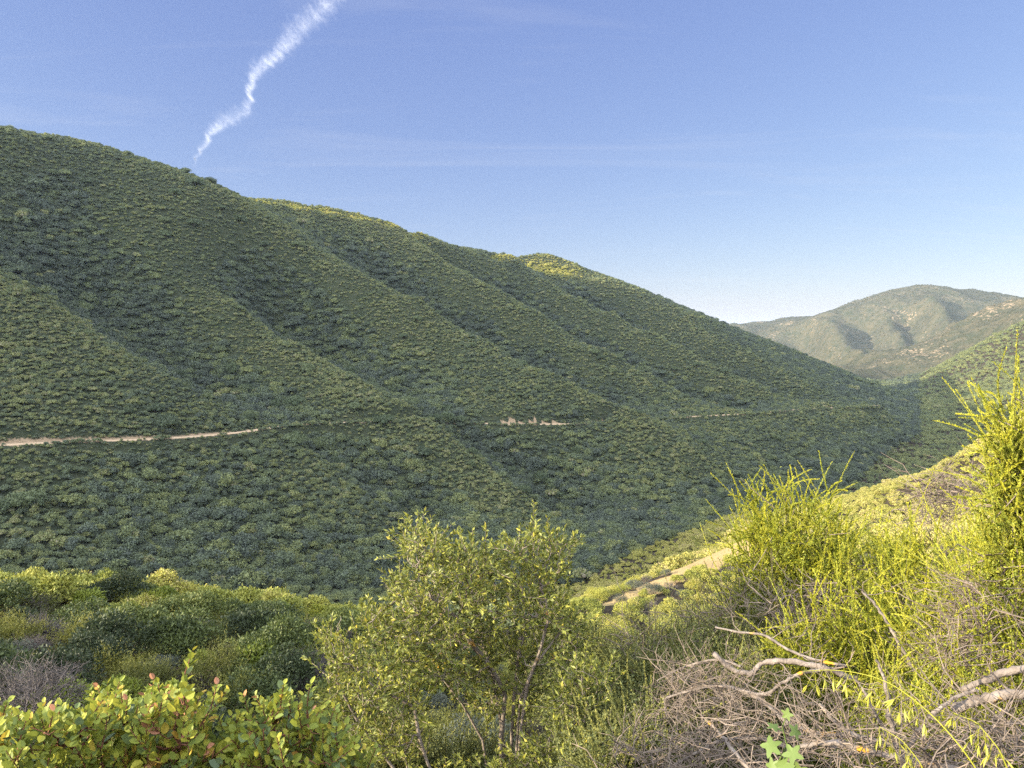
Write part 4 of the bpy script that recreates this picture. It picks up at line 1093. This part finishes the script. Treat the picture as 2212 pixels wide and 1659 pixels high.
# --- dead wood on the right
def log(name, pix, r0, r1, label, group=None, twigs=14, tl=.3, mat='dead_wood', seed=0, cat='branch'):
    r0 *= .58; r1 *= .58
    rng = np.random.default_rng(seed+int(pix[0][0])); P = np.array(px(*pix)); base = P[0].copy(); P -= base
    Q = []                                                          # smooth the bends
    for i in range(len(P)-1):
        p0 = P[max(i-1, 0)]; p1 = P[i]; p2 = P[i+1]; p3 = P[min(i+2, len(P)-1)]
        for t in np.linspace(0, 1, 6, endpoint=False):
            Q.append(.5*((2*p1)+(p2-p0)*t+(2*p0-5*p1+4*p2-p3)*t*t+(3*p1-p0-3*p2+p3)*t**3))
    Q.append(P[-1]); Q = np.array(Q); Q += rng.normal(size=Q.shape)*r0*.18
    R = np.linspace(r0, r1, len(Q))*rng.uniform(.82, 1.18, len(Q))
    Tb = Tubes(); Tb.add(Q, R, 8); Tt = Tubes()
    for i in range(int(twigs*.45)):
        j = rng.integers(2, len(Q)); d = unit(rng.normal(size=3)+np.array([0, -.1, .35])); l = tl*rng.uniform(.3, 1.2); p = Q[j]; pts = [p]
        for m in range(4): d = unit(d+rng.normal(size=3)*.35); pts.append(pts[-1]+d*l/4)
        rr = max(.0022, R[j]*.35); Tt.add(pts, np.linspace(rr, rr*.35, 5), 4)
        for m in range(3):
            e = unit(d+rng.normal(size=3)*.7); s = pts[rng.integers(1, 5)]; e2 = s+e*l*.3
            Tt.add([s, e2, e2+unit(e+rng.normal(size=3)*.5)*l*.25], [rr*.45, rr*.35, rr*.2], 3)
    o = empty(name, base); b = obj('branch', Tb.mesh('branch', M[mat]), o)
    if Tt.n: obj('twigs', Tt.mesh('twigs', M['dead_twig']), b)
    return tag(o, label, cat, group)
log('fallen_branch', [(1430,1512,4.4),(1490,1492,4.35),(1560,1482,4.3),(1620,1500,4.2),(1660,1525,4.1),(1700,1560,4.05),(1760,1582,4.0),(1830,1590,3.95)], .012, .02, 'lichen streaked dead branch sagging low beneath the pale curved ones', seed=1, twigs=24)
log('fallen_branch', [(1540,1410,4.5),(1580,1445,4.45),(1620,1455,4.4),(1650,1432,4.4),(1710,1430,4.35),(1775,1442,4.3),(1850,1470,4.3)], .024, .03, 'thick pale weathered branch with a hump in its middle', seed=2, twigs=18)
log('fallen_branch', [(1545,1355,4.9),(1600,1366,4.85),(1650,1372,4.8),(1700,1402,4.7),(1760,1425,4.65),(1830,1440,4.6)], .010, .017, 'slim grey dead branch arching above the pale humped one', seed=3, twigs=20)
log('fallen_branch', [(1600,1490,4.2),(1650,1500,4.15),(1690,1475,4.1),(1730,1455,4.1),(1770,1448,4.15)], .012, .02, 'short dark dead branch curling under the pale humped one', seed=4, twigs=14)
log('fallen_branch', [(1420,1470,4.6),(1480,1440,4.6),(1550,1425,4.5),(1600,1440,4.45)], .007, .013, 'thin dead branch reaching left over the shaded chamise', seed=5, twigs=26, tl=.4)
log('dead_snag', [(1965,1690,3.2),(1940,1620,3.2),(1925,1560,3.2),(1915,1490,3.2),(1895,1425,3.2)], .026, .009, 'upright broken dead stem with orange lichen', seed=6, twigs=10, tl=.22, cat='stem')
log('dead_snag', [(1935,1610,3.22),(1900,1560,3.25),(1870,1500,3.25),(1850,1470,3.3)], .016, .007, 'forked dead stem leaning left from the broken upright one', seed=7, twigs=9, tl=.2, cat='stem')
log('dead_snag', [(1960,1620,3.25),(2000,1560,3.3),(2060,1510,3.35),(2110,1490,3.4)], .018, .012, 'dead stem leaning right from the broken upright one', seed=8, twigs=8, tl=.2, cat='stem')
log('fallen_branch', [(1730,1612,2.95),(1800,1605,2.95),(1870,1622,2.95),(1950,1640,2.95),(2060,1662,2.95),(2150,1680,2.95)], .016, .024, 'long dead branch lying along the bottom edge beside the lobed vine', seed=9, twigs=30, tl=.28)
log('fallen_branch', [(1770,1520,3.2),(1805,1560,3.15),(1850,1590,3.1),(1930,1612,3.05),(2010,1660,3.0)], .012, .018, 'forked dead branch dropping toward the bottom edge', seed=10, twigs=26, tl=.26)
log('fallen_branch', [(1640,1690,3.1),(1600,1640,3.2),(1560,1590,3.3),(1530,1560,3.4)], .018, .01, 'dark dead branch rising from the bottom edge left of the vine', seed=11, twigs=22, tl=.3)
log('fallen_branch', [(1390,1690,3.6),(1480,1640,3.6),(1560,1600,3.55),(1650,1598,3.5),(1720,1625,3.45)], .009, .016, 'thin arching dead branch with yellow lichen left of the vine', seed=12, twigs=34, tl=.34)
log('fallen_branch', [(2080,1490,3.6),(2130,1468,3.6),(2180,1450,3.6),(2250,1440,3.6)], .02, .03, 'brown dead log poking out at the right edge', seed=13, twigs=6, tl=.2)
log('fallen_branch', [(2060,1530,3.4),(2120,1510,3.4),(2190,1500,3.4),(2260,1500,3.4)], .03, .036, 'thick orange brown log under the brown one at the right edge', seed=14, twigs=4, tl=.2)
log('dead_snag', [(1990,1480,5.0),(1960,1420,5.0),(1920,1350,5.05),(1885,1300,5.1),(1860,1275,5.1)], .022, .012, 'brown stem slanting up through the golden chamise', seed=15, twigs=8, tl=.25, cat='stem')

def tangle(name, label, spots, n, group=None, kind=None, cat=None, seed=0, r=.0032, tl=.2, upb=.15):
    rng = np.random.default_rng(seed); Tb = Tubes(); base = np.array(at(*spots[0][:3]))
    for i in range(n):
        X, Y, d, w_, h_ = spots[rng.integers(len(spots))]
        p = np.array(at(X+rng.normal()*w_, Y+rng.normal()*h_, d+rng.normal()*.25))-base
        dd = unit(rng.normal(size=3)*np.array([1, .8, .7])+np.array([0, 0, upb])); l = tl*rng.uniform(.4, 1.5); pts = [p]
        for m in range(4): dd = unit(dd+rng.normal(size=3)*.3); pts.append(pts[-1]+dd*l/4)
        rr = r*rng.uniform(.5, 1.4); Tb.add(pts, np.linspace(rr, rr*.4, 5), 3)
        for m in range(2):
            s = pts[rng.integers(1, 5)]; e = unit(dd+rng.normal(size=3)*.8); Tb.add([s, s+e*l*.3], [rr*.5, rr*.25], 3)
    o = obj(name, Tb.mesh(name, M['dead_twig'])); o.location = base
    return tag(o, label, cat, group, kind)
tangle('twig_litter', 'tangled grey dead twigs carpeting the ground of the lower right corner', [(1480,1630,3.7,70,35),(1600,1610,3.6,80,40),(1740,1600,3.3,80,40),(1900,1630,3.1,90,35),(2080,1620,3.1,80,40),(1420,1640,3.8,60,30),(2150,1600,3.3,60,35)], 800, kind='stuff', seed=2)
tangle('dead_shrub', 'rounded clump of pale bare twigs left of the slanting brown stem', [(1740,1300,5.9,50,28),(1690,1330,5.8,40,24),(1780,1340,5.8,40,24)], 260, seed=3, cat='shrub', r=.0036, tl=.24)
tangle('dead_shrub', 'pale bare twigs bristling at the right edge below the tallest chamise', [(2120,1310,4.4,50,30),(2180,1370,4.3,40,35),(2090,1400,4.4,45,28)], 520, seed=4, cat='shrub', tl=.22)
tangle('dead_shrub', 'bare grey twigs crowning the sunny slope behind the widest chamise', [(2020,1090,7.2,40,18),(2090,1060,7.0,40,18)], 220, seed=5, cat='shrub', r=.004, tl=.35)
tangle('dead_shrub', 'bare grey twigs reaching left from the pale humped branch', [(1500,1470,4.6,38,18),(1550,1510,4.4,40,18),(1470,1520,4.6,32,18)], 260, seed=6, cat='shrub', tl=.24)
tangle('dead_shrub', 'upright bare twigs between the dull chamise right of the middle bush', [(1590,1330,6.2,30,30),(1530,1370,6.0,40,22),(1390,1400,6.0,40,25)], 160, seed=7, cat='shrub', r=.0035, tl=.3, upb=.6)

# --- lobed wild vine, oat stalk
def lobed(r):
    pts = []
    for k in range(5):
        a = math.radians(-140+70*k)
        for da, q in ((-.5, .48), (-.24, .74), (0, .95), (.24, .74), (.5, .48)): pts.append((q*math.sin(a+da)*r, q*math.cos(a+da)*r))
    return np.array(pts)
def build_vine():
    rng = np.random.default_rng(8)
    S = np.array(px((1660,1700,2.5),(1680,1650,2.45),(1700,1610,2.45),(1690,1570,2.45),(1700,1545,2.45))); base = S[0].copy()
    root = empty('wild_vine', base); Tb = Tubes(); Tb.add(S-base, [.003, .003, .0025, .002, .0015], 5); obj('stem', Tb.mesh('stem', M['vine']), root)
    for X, Y, s in [(1700,1543,.028), (1672,1570,.036), (1718,1580,.036), (1665,1612,.05), (1712,1628,.046), (1690,1655,.056), (1725,1665,.04), (1668,1655,.04)]:
        c = np.array(at(X, Y, 2.42+rng.uniform(-.03, .03)))-base; o = lobed(s*.8); n = unit(np.array([-.3, -.6, .5])+rng.normal(size=3)*.5); A, B = frame_of(n)
        ang = rng.uniform(0, 6.28); A, B = A*math.cos(ang)+B*math.sin(ang), B*math.cos(ang)-A*math.sin(ang)
        V = [c]+[c+A*x+B*y-n*(x*x+y*y)*9+n*.25*abs(x)*(1 if i % 5 == 2 else .6) for i, (x, y) in enumerate(o)]
        k = len(o); F = np.array([[0, 1+i, 1+(i+1) % k] for i in range(k)])
        me = mesh_from('leaf', np.array(V), F, M['vine'], {'tint': np.full(len(V), rng.random())}, smooth=True); obj('leaf', me, root)
    tag(root, 'fresh green vine with star lobed leaves among dead twigs', 'vine')
build_vine()
def build_oat(pix, seed, label, n):
    rng = np.random.default_rng(seed); P = np.array(px(*pix)); base = P[0].copy(); P -= base
    t = np.linspace(0, 1, len(P)); tt = np.linspace(0, 1, 40); Q = np.stack([np.interp(tt, t, P[:, k]) for k in range(3)], 1)
    for _ in range(6): Q[1:-1] = (Q[:-2]+Q[2:]+2*Q[1:-1])/4
    root = empty('wild_oat', base); Tb = Tubes(); Tb.add(Q, np.linspace(.0021, .0007, 40), 5); Lv = Leaves(); Sp = Leaves()
    for i in range(n):
        j = rng.integers(14, 40); p = Q[j]; d = unit(np.array([rng.normal()*.35, rng.normal()*.3, -1])); l = rng.uniform(.02, .06); e = p+d*l
        Tb.add([p, (p+e)/2+rng.normal(size=3)*.004, e], .0006, 3)
        for k in range(3): Sp.add(e[None], (d+rng.normal(size=3)*.12)[None], rdirs(1, rng), .034, .0055, rng.random(1))
    me = Tb.mesh('stalk', M['oat']); obj('stalk', me, root); obj('spikelets', Sp.mesh('spikelets', M['oat']), root)
    tag(root, label, 'grass')
build_oat([(2145,1720,2.05),(2090,1630,2.05),(2030,1560,2.08),(1975,1510,2.1),(1915,1470,2.12),(1850,1452,2.15),(1790,1446,2.18),(1735,1450,2.2)], 1, 'bright wild oat stalk arching across the lower right corner', 26)
build_oat([(2010,1720,2.2),(1990,1650,2.2),(1950,1600,2.22),(1900,1570,2.25)], 2, 'short wild oat with hanging spikelets beside the long arching one', 16)
build_oat([(2200,1720,2.3),(2160,1620,2.3),(2110,1560,2.32),(2060,1540,2.35)], 3, 'wild oat nodding at the right end of the bottom edge', 18)
# pale bleached dead shrub at the left of the hollow
o = place('dead_shrub', (*at(60, 1500, 11)[:2], at(60, 1560, 11)[2]), 1.2, .8, 'bleached bare dead shrub at the left edge behind the manzanita', 'shrub', None, 1)
# ------------------------------------------------------------------ contrail: thousands of soft ice wisps strung along the track
def build_contrail():
    rng = np.random.default_rng(77)
    m, nt, out = newmat('ice crystal wisps')
    a = N(nt, 'Attribute', attribute_name='alpha')
    d = N(nt, 'BsdfDiffuse'); d.inputs[0].default_value = (.56, .59, .68, 1)
    t = N(nt, 'BsdfTranslucent'); t.inputs[0].default_value = (.56, .59, .68, 1)
    mx = N(nt, 'MixShader'); mx.inputs[0].default_value = .5; L(nt, d, 0, mx, 1); L(nt, t, 0, mx, 2)
    tp = N(nt, 'BsdfTransparent'); m2 = N(nt, 'MixShader'); L(nt, a, 'Fac', m2, 0); L(nt, tp, 0, m2, 1); L(nt, mx, 0, m2, 2); L(nt, m2, 0, out, 0)
    K = [(748,-40,30,.9),(715,5,30,.95),(680,35,36,.8),(640,70,34,.8),(612,105,25,1.0),(585,135,22,1.1),(556,152,22,.9),(545,172,14,1.0),(540,195,13,1.0),(541,215,11,.9),(528,240,20,.6),(500,258,26,.45),(475,268,22,.5),(458,285,13,.8),(446,305,10,.6),(434,325,8,.35),(424,344,5,.18),(416,360,3,.04)]
    K = np.array(K, float); K[:, 2] *= .78; D = 9000.0; V = []; F = []; A = []; n0 = 0
    t_ = np.arange(len(K)); k = 12; an = np.arange(k)*2*math.pi/k
    u = rng.uniform(0, len(K)-1, 16000)
    X, Y, Wd, Al = [np.interp(u, t_, K[:, i]) for i in range(4)]
    clump = fbm(u*5.0, u*0+3, 3); stri = vnoise(u*26, u*0+1)
    side = rng.normal(size=len(u))*.5
    X = X+side*Wd*.75+(vnoise(u*2, u*0)-.5)*8; Y = Y+side*Wd*.62-np.abs(side)*4+(vnoise(u*2+40, u*0)-.5)*5
    keep = rng.random(len(u)) < np.clip((clump+.1)*1.2*(.65+.5*stri), .1, 1)
    for i in np.nonzero(keep)[0]:
        c = np.array(at(X[i], Y[i], D+rng.normal()*Wd[i]*5)); n = unit(rng.normal(size=3)); A_, B_ = frame_of(n)
        # wisps drawn out across the track
        ax = unit(np.array(at(X[i]+10, Y[i]+9, D))-np.array(at(X[i], Y[i], D))+rng.normal(size=3)*38)
        B_ = unit(np.cross(ax, n)); r1 = rng.uniform(25, 85)*(.35+Wd[i]/40); r2 = r1*rng.uniform(.25, .6)
        V.append(c); V += [c+ax*math.cos(q)*r1+B_*math.sin(q)*r2 for q in an]
        F.append(np.stack([np.full(k, n0), n0+1+np.arange(k), n0+1+(np.arange(k)+1) % k], 1)); n0 += k+1
        A.append(np.r_[.032*Al[i]*rng.uniform(.4, 1.3), np.zeros(k)])
    V = np.array(V); base = V.mean(0)
    me = mesh_from('contrail', V-base, np.concatenate(F), m, {'alpha': np.concatenate(A)}, smooth=True)
    o = obj('contrail', me); o.location = base
    tag(o, 'frayed white aircraft trail slanting up the blue sky', 'contrail')
build_contrail()
